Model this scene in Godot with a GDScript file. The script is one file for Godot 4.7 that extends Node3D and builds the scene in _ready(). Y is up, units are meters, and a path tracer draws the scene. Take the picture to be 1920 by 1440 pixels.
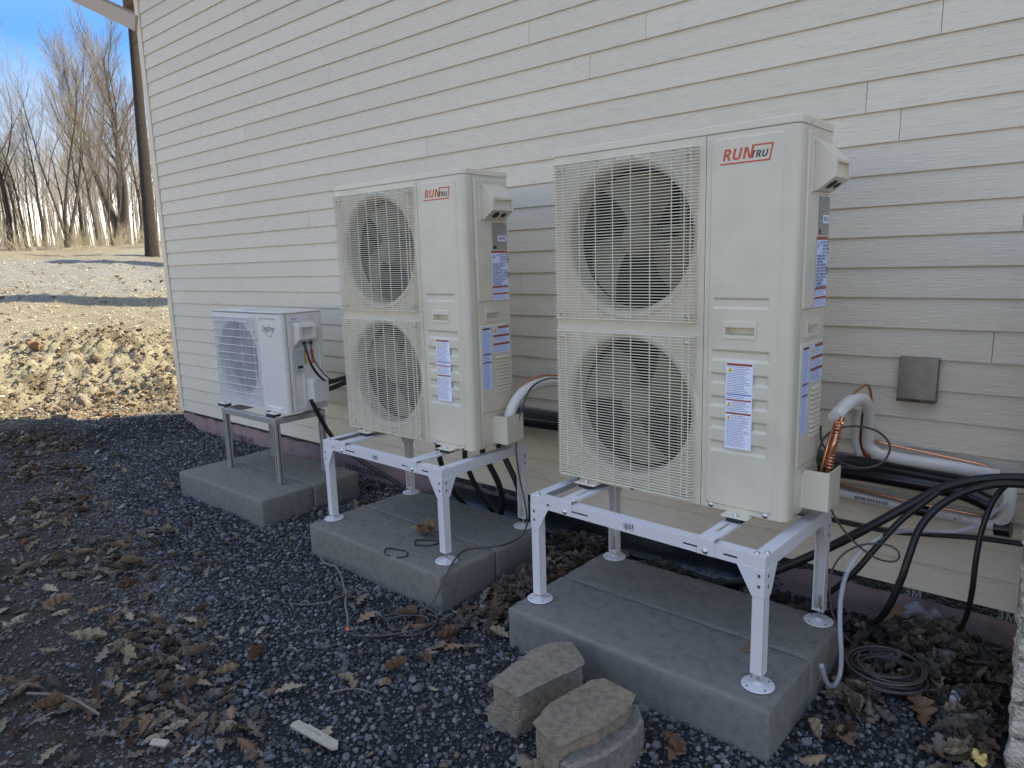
extends Node3D
# Three outdoor heat pump units on stands beside a cream lap-sided wall, bare woods beyond. y up, metres; the siding lies in the plane z = 0.

var used := {}
var mats := {}
var noise_a := FastNoiseLite.new()
var noise_b := FastNoiseLite.new()

# ------------------------------------------------------------------ mesh building
class MB:
	var v := PackedVector3Array()
	var n := PackedVector3Array()
	var uv := PackedVector2Array()
	var c := PackedColorArray()
	var idx := PackedInt32Array()

	func face(p: Array, t: Array = []) -> void:          # convex, counter-clockwise seen from outside
		var nn: Vector3 = (p[1] - p[0]).cross(p[2] - p[0])
		if p.size() > 3 and nn.length() < 1e-12:
			nn = (p[2] - p[0]).cross(p[3] - p[0])
		nn = nn.normalized() if nn.length() > 1e-14 else Vector3.UP
		var b := v.size()
		for i in p.size():
			v.append(p[i]); n.append(nn); uv.append(t[i] if t.size() else Vector2(p[i].x, p[i].y))
		for i in range(1, p.size() - 1):
			idx.append(b); idx.append(b + i + 1); idx.append(b + i)

	func box(a: Vector3, b: Vector3, xf := Transform3D()) -> void:
		var q := []
		for i in 8:
			q.append(xf * Vector3(b.x if i & 1 else a.x, b.y if i & 2 else a.y, b.z if i & 4 else a.z))
		face([q[4], q[5], q[7], q[6]]); face([q[1], q[0], q[2], q[3]])
		face([q[5], q[1], q[3], q[7]]); face([q[0], q[4], q[6], q[2]])
		face([q[6], q[7], q[3], q[2]]); face([q[0], q[1], q[5], q[4]])

	func ring(a: PackedVector3Array, b: PackedVector3Array) -> void:
		for i in a.size():
			var j := (i + 1) % a.size()
			face([a[i], a[j], b[j], b[i]])

	func cap(poly: PackedVector2Array, z: float, up: bool, xf: Transform3D) -> void:
		var t := Geometry2D.triangulate_polygon(poly)
		for k in range(0, t.size(), 3):
			var a := poly[t[k]]; var b := poly[t[k + 1]]; var d := poly[t[k + 2]]
			var ccw := (b - a).cross(d - a) > 0.0
			if ccw != up:
				var s := b; b = d; d = s
			face([xf * Vector3(a.x, a.y, z), xf * Vector3(b.x, b.y, z), xf * Vector3(d.x, d.y, z)])

	static func inset(poly: PackedVector2Array, b: float) -> PackedVector2Array:
		var o := PackedVector2Array()
		for i in poly.size():
			var p := poly[i]
			var d0 := (p - poly[i - 1 if i > 0 else poly.size() - 1]).normalized()
			var d1 := (poly[(i + 1) % poly.size()] - p).normalized()
			var m := Vector2(-d0.y, d0.x) + Vector2(-d1.y, d1.x)
			m = m.normalized()
			o.append(p + m * b / maxf(0.4, m.dot(Vector2(-d0.y, d0.x))))
		return o

	func slab(poly: PackedVector2Array, z0: float, z1: float, bev := 0.0, xf := Transform3D(), back := true) -> void:   # poly in xy, extruded along z
		var area := 0.0
		for i in poly.size():
			area += poly[i].cross(poly[(i + 1) % poly.size()])
		if area < 0.0:
			poly = poly.duplicate()
			poly.reverse()
		var rings := [[poly, z0], [poly, z1]]
		if bev > 0.0:
			var s := MB.inset(poly, bev)
			var h := MB.inset(poly, bev * 0.3)
			rings = [[s, z0], [h, z0 + bev * 0.3], [poly, z0 + bev], [poly, z1 - bev], [h, z1 - bev * 0.3], [s, z1]]
		var last := PackedVector3Array()
		for r in rings:
			var now := PackedVector3Array()
			for p in r[0]:
				now.append(xf * Vector3(p.x, p.y, r[1]))
			if last.size():
				ring(last, now)
			last = now
		cap(rings[-1][0], rings[-1][1], true, xf)
		if back:
			cap(rings[0][0], rings[0][1], false, xf)

	func bbox(a: Vector3, b: Vector3, bev := 0.003, xf := Transform3D()) -> void:    # box with chamfered edges all round
		var c2 := bev
		var poly := PackedVector2Array([Vector2(a.x + c2, a.y), Vector2(b.x - c2, a.y), Vector2(b.x, a.y + c2), Vector2(b.x, b.y - c2), Vector2(b.x - c2, b.y), Vector2(a.x + c2, b.y), Vector2(a.x, b.y - c2), Vector2(a.x, a.y + c2)])
		slab(poly, a.z, b.z, bev, xf)

	func tube(pts: PackedVector3Array, radii, sides := 8, capped := true, rough := 0.0) -> void:
		var m := pts.size()
		if m < 2:
			return
		var b := v.size()
		var t0 := (pts[1] - pts[0]).normalized()
		var u := t0.cross(Vector3.UP if absf(t0.y) < 0.9 else Vector3.RIGHT).normalized()
		for i in m:
			var t := (pts[mini(i + 1, m - 1)] - pts[maxi(i - 1, 0)]).normalized()
			u = (u - t * u.dot(t)).normalized()
			var w := t.cross(u)
			var r: float = radii[i] if radii is Array or radii is PackedFloat32Array else radii
			for k in sides:
				var a := TAU * k / sides
				var d := u * cos(a) + w * sin(a)
				var rr := r * (1.0 + (rough * sin(i * 12.9 + k * 7.3) if rough > 0.0 else 0.0))
				v.append(pts[i] + d * rr); n.append(d); uv.append(Vector2(float(k) / sides, i * 0.1))
		for i in m - 1:
			for k in sides:
				var k2 := (k + 1) % sides
				var p := b + i * sides + k; var q := b + i * sides + k2
				var p2 := p + sides; var q2 := q + sides
				idx.append_array(PackedInt32Array([p, p2, q, q, p2, q2]))
		if capped and sides > 2:
			for e in [0, m - 1]:
				var ring_pts := []
				for k in sides:
					ring_pts.append(v[b + e * sides + k])
				if e == 0:
					ring_pts.reverse()
				face(ring_pts)

	func lathe(prof: PackedVector2Array, seg: int, xf := Transform3D()) -> void:      # prof (radius, y)
		var b := v.size()
		var m := prof.size()
		for i in m:
			var d := (prof[mini(i + 1, m - 1)] - prof[maxi(i - 1, 0)]).normalized()
			var pn := Vector2(d.y, -d.x)
			for k in seg + 1:
				var a := TAU * k / seg
				v.append(xf * Vector3(prof[i].x * cos(a), prof[i].y, prof[i].x * sin(a)))
				n.append((xf.basis * Vector3(pn.x * cos(a), pn.y, pn.x * sin(a))).normalized())
				uv.append(Vector2(float(k) / seg, float(i) / m))
		for i in m - 1:
			for k in seg:
				var p := b + i * (seg + 1) + k
				var q := p + seg + 1
				idx.append_array(PackedInt32Array([p, p + 1, q, p + 1, q + 1, q]))

	func grid(nx: int, ny: int, pos: PackedVector3Array, smooth := true, cols := PackedColorArray()) -> void:
		var b := v.size()
		v.append_array(pos)
		if cols.size():
			c.append_array(cols)
		var nn := PackedVector3Array()
		nn.resize(pos.size())
		for j in ny - 1:
			for i in nx - 1:
				var p := j * nx + i
				idx.append_array(PackedInt32Array([b + p, b + p + nx, b + p + 1, b + p + 1, b + p + nx, b + p + nx + 1]))
				var f := (pos[p + 1] - pos[p]).cross(pos[p + nx] - pos[p])
				nn[p] += f; nn[p + 1] += f; nn[p + nx] += f; nn[p + nx + 1] += f
		for i in nn.size():
			n.append(nn[i].normalized())
			uv.append(Vector2(pos[i].x, pos[i].z))

	func mesh(m: Material = null, flat := false) -> ArrayMesh:
		var a := []
		a.resize(Mesh.ARRAY_MAX)
		a[Mesh.ARRAY_VERTEX] = v
		if not flat:
			a[Mesh.ARRAY_NORMAL] = n
		a[Mesh.ARRAY_TEX_UV] = uv
		if c.size() == v.size() and c.size():
			a[Mesh.ARRAY_COLOR] = c
		a[Mesh.ARRAY_INDEX] = idx
		var am := ArrayMesh.new()
		am.add_surface_from_arrays(Mesh.PRIMITIVE_TRIANGLES, a)
		if m:
			am.surface_set_material(0, m)
		return am

# ------------------------------------------------------------------ scene objects
func numbered(called: String) -> String:
	if not used.has(called):
		used[called] = 0
		return called
	used[called] += 1
	return "%s_%03d" % [called, used[called]]

func tag(o: Node3D, label: String, category: String, group := "", kind := "") -> Node3D:
	if label: o.set_meta("label", label)
	if category: o.set_meta("category", category)
	if group: o.set_meta("group", group)
	if kind: o.set_meta("kind", kind)
	return o

func thing(called: String, label: String, category: String, at := Vector3.ZERO, turn := 0.0, group := "") -> Node3D:
	var o := Node3D.new()
	o.name = numbered(called)
	o.position = at
	o.rotation_degrees.y = turn
	add_child(o)
	tag(o, label, category, group)
	return o

func put(called: String, m: Mesh, mat: Material, parent: Node3D = null, at := Transform3D()) -> MeshInstance3D:
	var o := MeshInstance3D.new()
	o.name = called if parent else numbered(called)
	o.mesh = m
	if mat: o.material_override = null
	if mat:
		for i in m.get_surface_count():
			o.set_surface_override_material(i, mat)
	o.transform = at
	(parent if parent else self).add_child(o, true)
	return o

func part(called: String, b: MB, mat: Material, parent: Node3D = null, at := Transform3D()) -> MeshInstance3D:
	return put(called, b.mesh(), mat, parent, at)

func sole(called: String, b: MB, mat: Material, label: String, category: String, group := "", kind := "") -> MeshInstance3D:
	var o := part(called, b, mat)
	tag(o, label, category, group, kind)
	return o

func copy_of(o: Node3D, called: String, label: String, at: Vector3, turn: float) -> Node3D:
	var r: Node3D = o.duplicate()
	r.name = numbered(called)
	add_child(r)
	r.position = at
	r.rotation_degrees.y = turn
	r.set_meta("label", label)
	return r

# ------------------------------------------------------------------ materials
func lin(r: float, g: float, b: float, a := 1.0) -> Color:
	var k := Color(r, g, b).linear_to_srgb()
	k.a = a
	return k

func ntex(freq: float, octaves: int, seed_: int, ramp: Array, w := 512, h := 512, kind := FastNoiseLite.TYPE_SIMPLEX_SMOOTH, fract := FastNoiseLite.FRACTAL_FBM) -> NoiseTexture2D:
	var f := FastNoiseLite.new()
	f.noise_type = kind
	f.frequency = freq
	f.fractal_type = fract
	f.fractal_octaves = octaves
	f.seed = seed_
	var t := NoiseTexture2D.new()
	t.width = w; t.height = h
	t.seamless = true
	t.seamless_blend_skirt = 0.2
	t.noise = f
	if ramp.size():
		var g := Gradient.new()
		var offs := PackedFloat32Array()
		var cols := PackedColorArray()
		for r in ramp:
			offs.append(r[0]); cols.append(r[1])
		g.offsets = offs; g.colors = cols
		t.color_ramp = g
	return t

func mk(called: String, col: Color, rough := 0.6, metal := 0.0) -> StandardMaterial3D:
	var m := StandardMaterial3D.new()
	m.resource_name = called
	m.albedo_color = col
	m.roughness = rough
	m.metallic = metal
	mats[called] = m
	return m

func tri(m: StandardMaterial3D, scale: Vector3, world := true) -> void:
	m.uv1_triplanar = true
	m.uv1_world_triplanar = world
	m.uv1_scale = scale

func bump(m: StandardMaterial3D, t: Texture2D, cm: float) -> void:
	m.heightmap_enabled = true
	m.heightmap_texture = t
	m.heightmap_scale = cm

func g3(v: float, tint := Vector3.ONE) -> Color:
	return lin(v * tint.x, v * tint.y, v * tint.z)

func build_materials() -> void:
	var grain_h := ntex(0.02, 5, 11, [], 512, 512)
	var speck := ntex(0.25, 2, 5, [])
	var soft := ntex(0.006, 4, 21, [[0.0, g3(0.86)], [0.5, g3(1.0)], [1.0, g3(0.93)]])
	# siding: painted fibre cement, embossed wood grain
	var sid_tone := ntex(0.012, 5, 31, [[0.0, g3(0.86)], [0.45, g3(0.98)], [0.62, g3(1.0)], [1.0, g3(0.90)]])
	var tones := [Vector3(0.745, 0.658, 0.515), Vector3(0.732, 0.645, 0.503), Vector3(0.755, 0.668, 0.525), Vector3(0.720, 0.636, 0.497)]
	for i in 4:
		var m := mk("siding%d" % i, lin(tones[i].x, tones[i].y, tones[i].z), 0.62)
		m.albedo_texture = sid_tone
		tri(m, Vector3(0.35, 2.2, 1.0))
		m.uv1_offset = Vector3(0.31 * i, 0.27 * i, 0.11 * i)
		bump(m, grain_h, 0.13)
		m.uv1_scale = Vector3(0.9, 9.0, 1.0)
	mk("trim", lin(0.75, 0.64, 0.48), 0.6)
	mk("soffit", lin(0.74, 0.66, 0.52), 0.7)
	mk("brace", lin(0.50, 0.40, 0.30), 0.7)
	mk("roof", lin(0.06, 0.055, 0.05), 0.9)
	# unit paints
	var cream := mk("cream", lin(0.690, 0.625, 0.485), 0.33)
	cream.albedo_texture = soft; tri(cream, Vector3(0.7, 0.7, 0.7), false)
	bump(cream, speck, 0.01)
	mk("cream_cap", lin(0.70, 0.635, 0.50), 0.3)
	mk("cream_wire", lin(0.74, 0.68, 0.52), 0.4)
	mk("white_paint", lin(0.70, 0.665, 0.61), 0.32)
	mk("white_wire", lin(0.72, 0.72, 0.71), 0.35)
	mk("stand_white", lin(0.68, 0.655, 0.65), 0.38)
	mk("dark_inside", lin(0.012, 0.012, 0.012), 0.8)
	mk("seam", lin(0.08, 0.075, 0.06), 0.8)
	mk("fins", lin(0.05, 0.05, 0.052), 0.5, 0.4)
	mk("light_fins", lin(0.30, 0.30, 0.30), 0.5, 0.2)
	mk("blade", lin(0.22, 0.195, 0.115), 0.5)
	mk("blade_grey", lin(0.16, 0.16, 0.16), 0.5)
	mk("rubber", lin(0.012, 0.012, 0.013), 0.6)
	mk("steel", lin(0.62, 0.61, 0.60), 0.28, 1.0)
	mk("zinc", lin(0.45, 0.44, 0.40), 0.4, 1.0)
	var al := mk("aluminium", lin(0.58, 0.58, 0.58), 0.42, 0.75)
	al.albedo_texture = ntex(0.03, 3, 61, [[0.0, g3(0.75)], [1.0, g3(1.0)]]); tri(al, Vector3(6, 0.6, 6))
	var galv := mk("galvanised", lin(0.42, 0.45, 0.48), 0.3, 1.0)
	galv.albedo_texture = ntex(0.05, 3, 62, [[0.0, g3(0.5)], [1.0, g3(1.0)]], 256, 256, FastNoiseLite.TYPE_CELLULAR); tri(galv, Vector3(4, 4, 4))
	var stl := mk("stainless", lin(0.13, 0.13, 0.135), 0.3, 1.0)
	stl.albedo_texture = ntex(0.01, 3, 63, [[0.0, g3(0.8)], [1.0, g3(1.0)]]); tri(stl, Vector3(3, 3, 3))
	mk("copper", lin(0.72, 0.34, 0.20), 0.28, 1.0)
	mk("copper_old", lin(0.36, 0.13, 0.07), 0.42, 0.9)
	var ins := mk("insulation", lin(0.88, 0.84, 0.78), 0.8)
	bump(ins, ntex(0.12, 3, 71, [], 256, 256), 0.5); tri(ins, Vector3(8, 8, 8))
	mk("black_plastic", lin(0.012, 0.012, 0.013), 0.42)
	mk("black_tape", lin(0.01, 0.01, 0.011), 0.25)
	mk("grey_cable", lin(0.075, 0.065, 0.06), 0.5)
	var clear := mk("clear_hose", lin(0.62, 0.62, 0.68, 0.40), 0.3)
	clear.transparency = BaseMaterial3D.TRANSPARENCY_ALPHA
	mk("orange", lin(0.75, 0.12, 0.03), 0.5)
	mk("yellow", lin(0.62, 0.45, 0.05), 0.5)
	mk("yellow_chunk", lin(0.65, 0.48, 0.16), 0.8)
	mk("logo_red", lin(0.60, 0.075, 0.03), 0.4)
	mk("logo_dark", lin(0.03, 0.032, 0.035), 0.5)
	mk("logo_blue", lin(0.035, 0.04, 0.12), 0.5)
	mk("ink", lin(0.03, 0.03, 0.06), 0.6)
	mk("tape_grey", lin(0.22, 0.24, 0.26), 0.5)
	# concrete
	var con := mk("concrete", lin(0.235, 0.226, 0.205), 0.95)
	con.albedo_texture = ntex(0.011, 6, 41, [[0.0, g3(0.62)], [0.35, g3(0.84, Vector3(0.98, 1.0, 1.0))], [0.6, g3(0.92, Vector3(1.0, 0.99, 0.95))], [1.0, g3(1.0)]], 1024, 1024)
	tri(con, Vector3(1.4, 1.4, 1.4), false)
	bump(con, ntex(0.16, 4, 42, [], 512, 512), 0.35)
	con.detail_enabled = true
	con.detail_blend_mode = BaseMaterial3D.BLEND_MODE_MUL
	con.detail_uv_layer = BaseMaterial3D.DETAIL_UV_1
	con.detail_albedo = ntex(0.23, 3, 49, [[0.0, g3(0.35)], [0.30, g3(0.72)], [0.5, g3(0.95)], [0.75, g3(1.0)], [1.0, g3(1.0)]], 1024, 1024)
	var con2: StandardMaterial3D = con.duplicate()
	con2.albedo_color = lin(0.248, 0.230, 0.200)
	con2.uv1_offset = Vector3(0.37, 0.61, 0.13)
	mats["concrete_b"] = con2
	var st := mk("wall_block", lin(0.36, 0.30, 0.23), 0.95)
	st.albedo_texture = ntex(0.02, 6, 43, [[0.0, g3(0.5)], [0.4, g3(0.78, Vector3(1.04, 1.0, 0.92))], [0.7, g3(0.95)], [1.0, g3(1.0, Vector3(1, 0.99, 0.95))]], 512, 512)
	tri(st, Vector3(2.4, 2.4, 2.4), false)
	bump(st, ntex(0.1, 5, 44, [], 512, 512), 1.2)
	var st3: StandardMaterial3D = st.duplicate()
	st3.albedo_color = lin(0.35, 0.28, 0.205)
	mats["wall_block_b"] = st3
	var st2: StandardMaterial3D = st.duplicate()
	st2.albedo_color = lin(0.28, 0.26, 0.23)
	mats["grey_block"] = st2
	var ven := mk("veneer", lin(0.62, 0.55, 0.46), 0.9)
	ven.albedo_texture = ntex(0.015, 5, 45, [[0.0, g3(0.55)], [0.5, g3(0.85, Vector3(1.02, 1, 0.95))], [1.0, g3(1.0)]], 512, 512)
	tri(ven, Vector3(2, 2, 2), false)
	bump(ven, ntex(0.05, 5, 46, [], 512, 512), 1.5)
	# foundation insulation board, flashing
	var pink := mk("pink_board", lin(0.36, 0.235, 0.225), 0.85)
	pink.albedo_texture = ntex(0.012, 5, 47, [[0.0, g3(0.45, Vector3(1.0, 1.1, 0.85))], [0.45, g3(0.85)], [1.0, g3(1.0)]], 512, 512)
	tri(pink, Vector3(0.6, 0.9, 0.6))
	var fl := mk("flashing", lin(0.016, 0.016, 0.017), 0.35)
	bump(fl, ntex(0.05, 3, 48, [], 256, 256), 0.6); tri(fl, Vector3(3, 3, 3))
	# ground
	var gr := mk("ground", Color.WHITE, 0.97)
	gr.vertex_color_use_as_albedo = true
	gr.albedo_texture = ntex(0.05, 6, 51, [[0.0, g3(0.36)], [0.4, g3(0.72)], [0.62, g3(0.95)], [1.0, g3(1.0)]], 1024, 1024)
	tri(gr, Vector3(0.9, 0.9, 0.9))
	bump(gr, ntex(0.11, 5, 52, [], 1024, 1024), 3.0)
	var peb := mk("gravel", Color.WHITE, 0.8)
	peb.vertex_color_use_as_albedo = true
	var lf := mk("leaf", Color.WHITE, 0.7)
	lf.vertex_color_use_as_albedo = true
	lf.albedo_texture = ntex(0.03, 4, 53, [[0.0, g3(0.55)], [0.5, g3(0.9)], [1.0, g3(1.0)]], 256, 256)
	tri(lf, Vector3(5, 5, 5), false)
	for k in 5:
		var cc: Vector3 = [Vector3(0.19, 0.10, 0.052), Vector3(0.30, 0.20, 0.115), Vector3(0.38, 0.30, 0.19), Vector3(0.13, 0.07, 0.038), Vector3(0.22, 0.165, 0.115)][k]
		var lm: StandardMaterial3D = lf.duplicate()
		lm.vertex_color_use_as_albedo = false
		lm.albedo_color = lin(cc.x, cc.y, cc.z)
		mats["leaf%d" % k] = lm
	# wood
	var bark := mk("bark", lin(0.145, 0.12, 0.10), 0.95)
	bark.albedo_texture = ntex(0.05, 4, 54, [[0.0, g3(0.25)], [0.5, g3(0.7)], [1.0, g3(1.0)]], 256, 512)
	tri(bark, Vector3(3, 0.5, 3)); bump(bark, ntex(0.06, 4, 55, [], 256, 256), 4.0)
	var bark_d: StandardMaterial3D = bark.duplicate()
	bark_d.albedo_color = lin(0.050, 0.038, 0.028)
	mats["bark_dark"] = bark_d
	mk("twig", lin(0.22, 0.19, 0.165), 0.9)
	mk("twig_pale", lin(0.30, 0.265, 0.22), 0.9)
	mk("root", lin(0.17, 0.14, 0.12), 0.9)
	var wood := mk("wood_chip", lin(0.48, 0.42, 0.32), 0.85)
	wood.albedo_texture = ntex(0.02, 4, 56, [[0.0, g3(0.7)], [1.0, g3(1.0)]]); tri(wood, Vector3(2, 2, 20), false)
	mk("brown_wood", lin(0.20, 0.12, 0.065), 0.85)
	mk("pale_stone", lin(0.42, 0.42, 0.42), 0.85)
	mk("dark_pipe", lin(0.03, 0.033, 0.038), 0.4)

# ------------------------------------------------------------------ small tools
func rrect(x0: float, y0: float, x1: float, y1: float, r: float, seg := 4) -> PackedVector2Array:
	var o := PackedVector2Array()
	var cs := [Vector2(x1 - r, y0 + r), Vector2(x1 - r, y1 - r), Vector2(x0 + r, y1 - r), Vector2(x0 + r, y0 + r)]
	for q in 4:
		for k in seg + 1:
			var a := -PI / 2 + q * PI / 2 + k * PI / 2 / seg
			o.append(cs[q] + Vector2(cos(a), sin(a)) * r)
	return o

func smooth(pts: Array, per := 6) -> PackedVector3Array:       # Catmull-Rom through the points
	var o := PackedVector3Array()
	for i in pts.size() - 1:
		var p0: Vector3 = pts[maxi(i - 1, 0)]; var p1: Vector3 = pts[i]; var p2: Vector3 = pts[i + 1]; var p3: Vector3 = pts[mini(i + 2, pts.size() - 1)]
		for k in per:
			var t := float(k) / per
			o.append(p1.cubic_interpolate(p2, p0, p3, t))
	o.append(pts[-1])
	return o

func ribbed(path: PackedVector3Array, r: float, pitch: float) -> Array:    # finely resampled path and alternating radii, for corrugated hose
	var cv := Curve3D.new()
	for p in path:
		cv.add_point(p)
	var length := cv.get_baked_length()
	var k := int(length / (pitch * 0.5))
	var pts := PackedVector3Array()
	var rad := []
	for i in k + 1:
		pts.append(cv.sample_baked(length * i / k))
		rad.append(r * (1.0 if i % 2 else 0.84))
	return [pts, rad]

func panel(b: MB, x0: float, x1: float, y0: float, y1: float, feats: Array, xf: Transform3D) -> void:     # pressed sheet: feats are [x0, x1, y0, y1, depth, edge, corner]
	var xs := [x0, x1]; var ys := [y0, y1]
	for f in feats:
		for s in [[xs, 0, x0, x1], [ys, 2, y0, y1]]:
			for q in [-0.2, 0.3, 0.7, 1.2, 2.2]:
				for e in [f[s[1]] + q * f[5], f[s[1] + 1] - q * f[5]]:
					if e > s[2] + 0.0005 and e < s[3] - 0.0005:
						s[0].append(e)
			for e in [f[s[1]] + f[6], f[s[1] + 1] - f[6], f[s[1]] + 0.4 * f[6], f[s[1] + 1] - 0.4 * f[6]]:
				if e > s[2] + 0.0005 and e < s[3] - 0.0005:
					s[0].append(e)
	xs.sort(); ys.sort()
	var start := b.v.size()
	var h := func(x: float, y: float) -> float:
		var z := 0.0
		for f in feats:
			var cx: float = (f[0] + f[1]) / 2; var cy: float = (f[2] + f[3]) / 2
			var q := Vector2(absf(x - cx) - (f[1] - f[0]) / 2 + f[6], absf(y - cy) - (f[3] - f[2]) / 2 + f[6])
			var sd: float = Vector2(maxf(q.x, 0), maxf(q.y, 0)).length() + minf(maxf(q.x, q.y), 0.0) - f[6]
			z += f[4] * smoothstep(0.0, f[5], -sd)
		return z
	for y in ys:
		for x in xs:
			b.v.append(xf * Vector3(x, y, h.call(x, y)))
			var e := 0.0006
			var nn := Vector3(h.call(x - e, y) - h.call(x + e, y), h.call(x, y - e) - h.call(x, y + e), 2 * e).normalized()
			b.n.append(xf.basis * nn)
			b.uv.append(Vector2(x, y))
	var nx := xs.size()
	for j in ys.size() - 1:
		for i in nx - 1:
			var p := start + j * nx + i
			b.idx.append_array(PackedInt32Array([p, p + nx, p + 1, p + 1, p + nx, p + nx + 1]))

func rough_box(size: Vector3, div: Vector3i, r: float, amp: float, freq: float, seed_: int, quad: Array = [], chip := 0.0) -> MB:    # weathered block; its base lies at y = 0, quad bends its plan
	var b := MB.new()
	var f := FastNoiseLite.new()
	f.seed = seed_; f.frequency = freq; f.fractal_octaves = 4
	var hs := size / 2
	var acc := {}
	var faces := [[Vector3.RIGHT, Vector3.BACK, Vector3.UP], [Vector3.LEFT, Vector3.UP, Vector3.BACK], [Vector3.UP, Vector3.RIGHT, Vector3.BACK], [Vector3.DOWN, Vector3.BACK, Vector3.RIGHT], [Vector3.BACK, Vector3.UP, Vector3.RIGHT], [Vector3.FORWARD, Vector3.RIGHT, Vector3.UP]]
	for fc in faces:
		var nn: Vector3 = fc[0]; var ua: Vector3 = fc[1]; var va: Vector3 = fc[2]
		var nu := int(absf(ua.dot(Vector3(div)))); var nv := int(absf(va.dot(Vector3(div))))
		var start := b.v.size()
		for j in nv + 1:
			for i in nu + 1:
				var su := 2.0 * i / nu - 1; var sv := 2.0 * j / nv - 1
				su = signf(su) * (1 - pow(1 - absf(su), 1.35)); sv = signf(sv) * (1 - pow(1 - absf(sv), 1.35))
				var p := (nn + ua * su + va * sv) * hs
				var core := p.clamp(-hs + Vector3.ONE * r, hs - Vector3.ONE * r)
				var d := (p - core).normalized()
				p = core + d * r
				var edge := 0.0
				if chip > 0.0:
					var ab := Vector3(hs.x - absf(p.x), hs.y - absf(p.y), hs.z - absf(p.z))
					var near := int(ab.x < r * 1.6) + int(ab.y < r * 1.6) + int(ab.z < r * 1.6)
					if near > 1:
						edge = chip * maxf(0.0, f.get_noise_3dv(p * 2.3 + Vector3(9, 3, 1)) + 0.05)
				p += d * (f.get_noise_3dv(p) * amp - edge)
				if quad.size():
					var s := p.x / size.x + 0.5; var t := p.z / size.z + 0.5
					var q: Vector2 = (quad[0] as Vector2).lerp(quad[1], s).lerp((quad[3] as Vector2).lerp(quad[2], s), t)
					p = Vector3(q.x, p.y, q.y)
				p.y += hs.y
				b.v.append(p); b.uv.append(Vector2(su, sv)); b.n.append(Vector3.ZERO)
		for j in nv:
			for i in nu:
				var k := start + j * (nu + 1) + i
				if ua.cross(va).dot(nn) > 0:
					b.idx.append_array(PackedInt32Array([k, k + nu + 1, k + 1, k + 1, k + nu + 1, k + nu + 2]))
				else:
					b.idx.append_array(PackedInt32Array([k, k + 1, k + nu + 1, k + 1, k + nu + 2, k + nu + 1]))
				var fn := (b.v[k + nu + 1] - b.v[k]).cross(b.v[k + 1] - b.v[k])
				if fn.dot(nn) < 0: fn = -fn
				for q in [k, k + 1, k + nu + 1, k + nu + 2]:
					var key := Vector3i((b.v[q] * 4000.0).round())
					acc[key] = acc.get(key, Vector3.ZERO) + fn
	for i in b.v.size():
		b.n[i] = acc[Vector3i((b.v[i] * 4000.0).round())].normalized()
	return b

func words(called: String, s: String, height: float, mat: Material, parent: Node3D, xf: Transform3D, bold := false, slant := 0.0, depth := 0.0012, font := "Droid Sans") -> MeshInstance3D:
	var t := TextMesh.new()
	var f := SystemFont.new()
	f.font_names = PackedStringArray([font])
	if bold: f.font_weight = 700
	t.font = f
	t.font_size = 32
	t.pixel_size = height / 23.0
	t.depth = depth
	t.curve_step = 2.0
	t.text = s
	t.horizontal_alignment = HORIZONTAL_ALIGNMENT_LEFT
	t.vertical_alignment = VERTICAL_ALIGNMENT_CENTER
	var k := xf
	if slant != 0.0:
		k.basis = xf.basis * Basis(Vector3.RIGHT, Vector3(slant, 1, 0), Vector3.BACK)
	return put(called, t, mat, parent, k)

func at(p: Vector3, b := Basis()) -> Transform3D:
	return Transform3D(b, p)

# ------------------------------------------------------------------ printed stickers
func print_lines(im: Image, x0: int, x1: int, y0: int, y1: int, step: int, thick: int, ink: Color, rng: RandomNumberGenerator) -> void:
	var y := y0
	while y + thick < y1:
		var end := x1 - rng.randi_range(0, (x1 - x0) / 3)
		var x := x0
		while x < end:
			var w := rng.randi_range(4, 14)
			im.fill_rect(Rect2i(x, y, mini(w, end - x), thick), ink)
			x += w + 3
		y += step

func warn_tri(im: Image, cx: int, top: int, size: int) -> void:
	for j in size:
		var half := int(j * 0.56)
		im.fill_rect(Rect2i(cx - half, top + j, half * 2 + 1, 1), Color(0.93, 0.74, 0.08))
	im.fill_rect(Rect2i(cx - 1, top + size / 3, 3, size / 3), Color(0.1, 0.09, 0.05))

func sticker_mat(called: String, w: int, h: int, seed_: int, bars: Array, tris: Array, margin := 6, ink := Color(0.18, 0.2, 0.42), step := 9, bg := Color(0.90, 0.91, 0.97)) -> void:
	var rng := RandomNumberGenerator.new()
	rng.seed = seed_
	var im := Image.create(w, h, false, Image.FORMAT_RGB8)
	im.fill(bg)
	var stops := []
	for b in bars:
		im.fill_rect(Rect2i(int(b[2] * w), int(b[0] * h), int(b[3] * w), int(b[1] * h)), b[4])
		stops.append(int((b[0] + b[1]) * h))
	for i in stops.size():
		var end: int = int(bars[i + 1][0] * h) - 4 if i + 1 < stops.size() else h - 8
		print_lines(im, margin, w - margin, stops[i] + 6, end, step, 3, ink, rng)
	for t in tris:
		im.fill_rect(Rect2i(int(t[0] * w) - t[2] * 2 / 3, int(t[1] * h), t[2] * 4 / 3, t[2] + 3), bg)
		warn_tri(im, int(t[0] * w), int(t[1] * h), t[2])
	var m := mk(called, Color.WHITE, 0.45)
	m.albedo_texture = ImageTexture.create_from_image(im)

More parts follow.
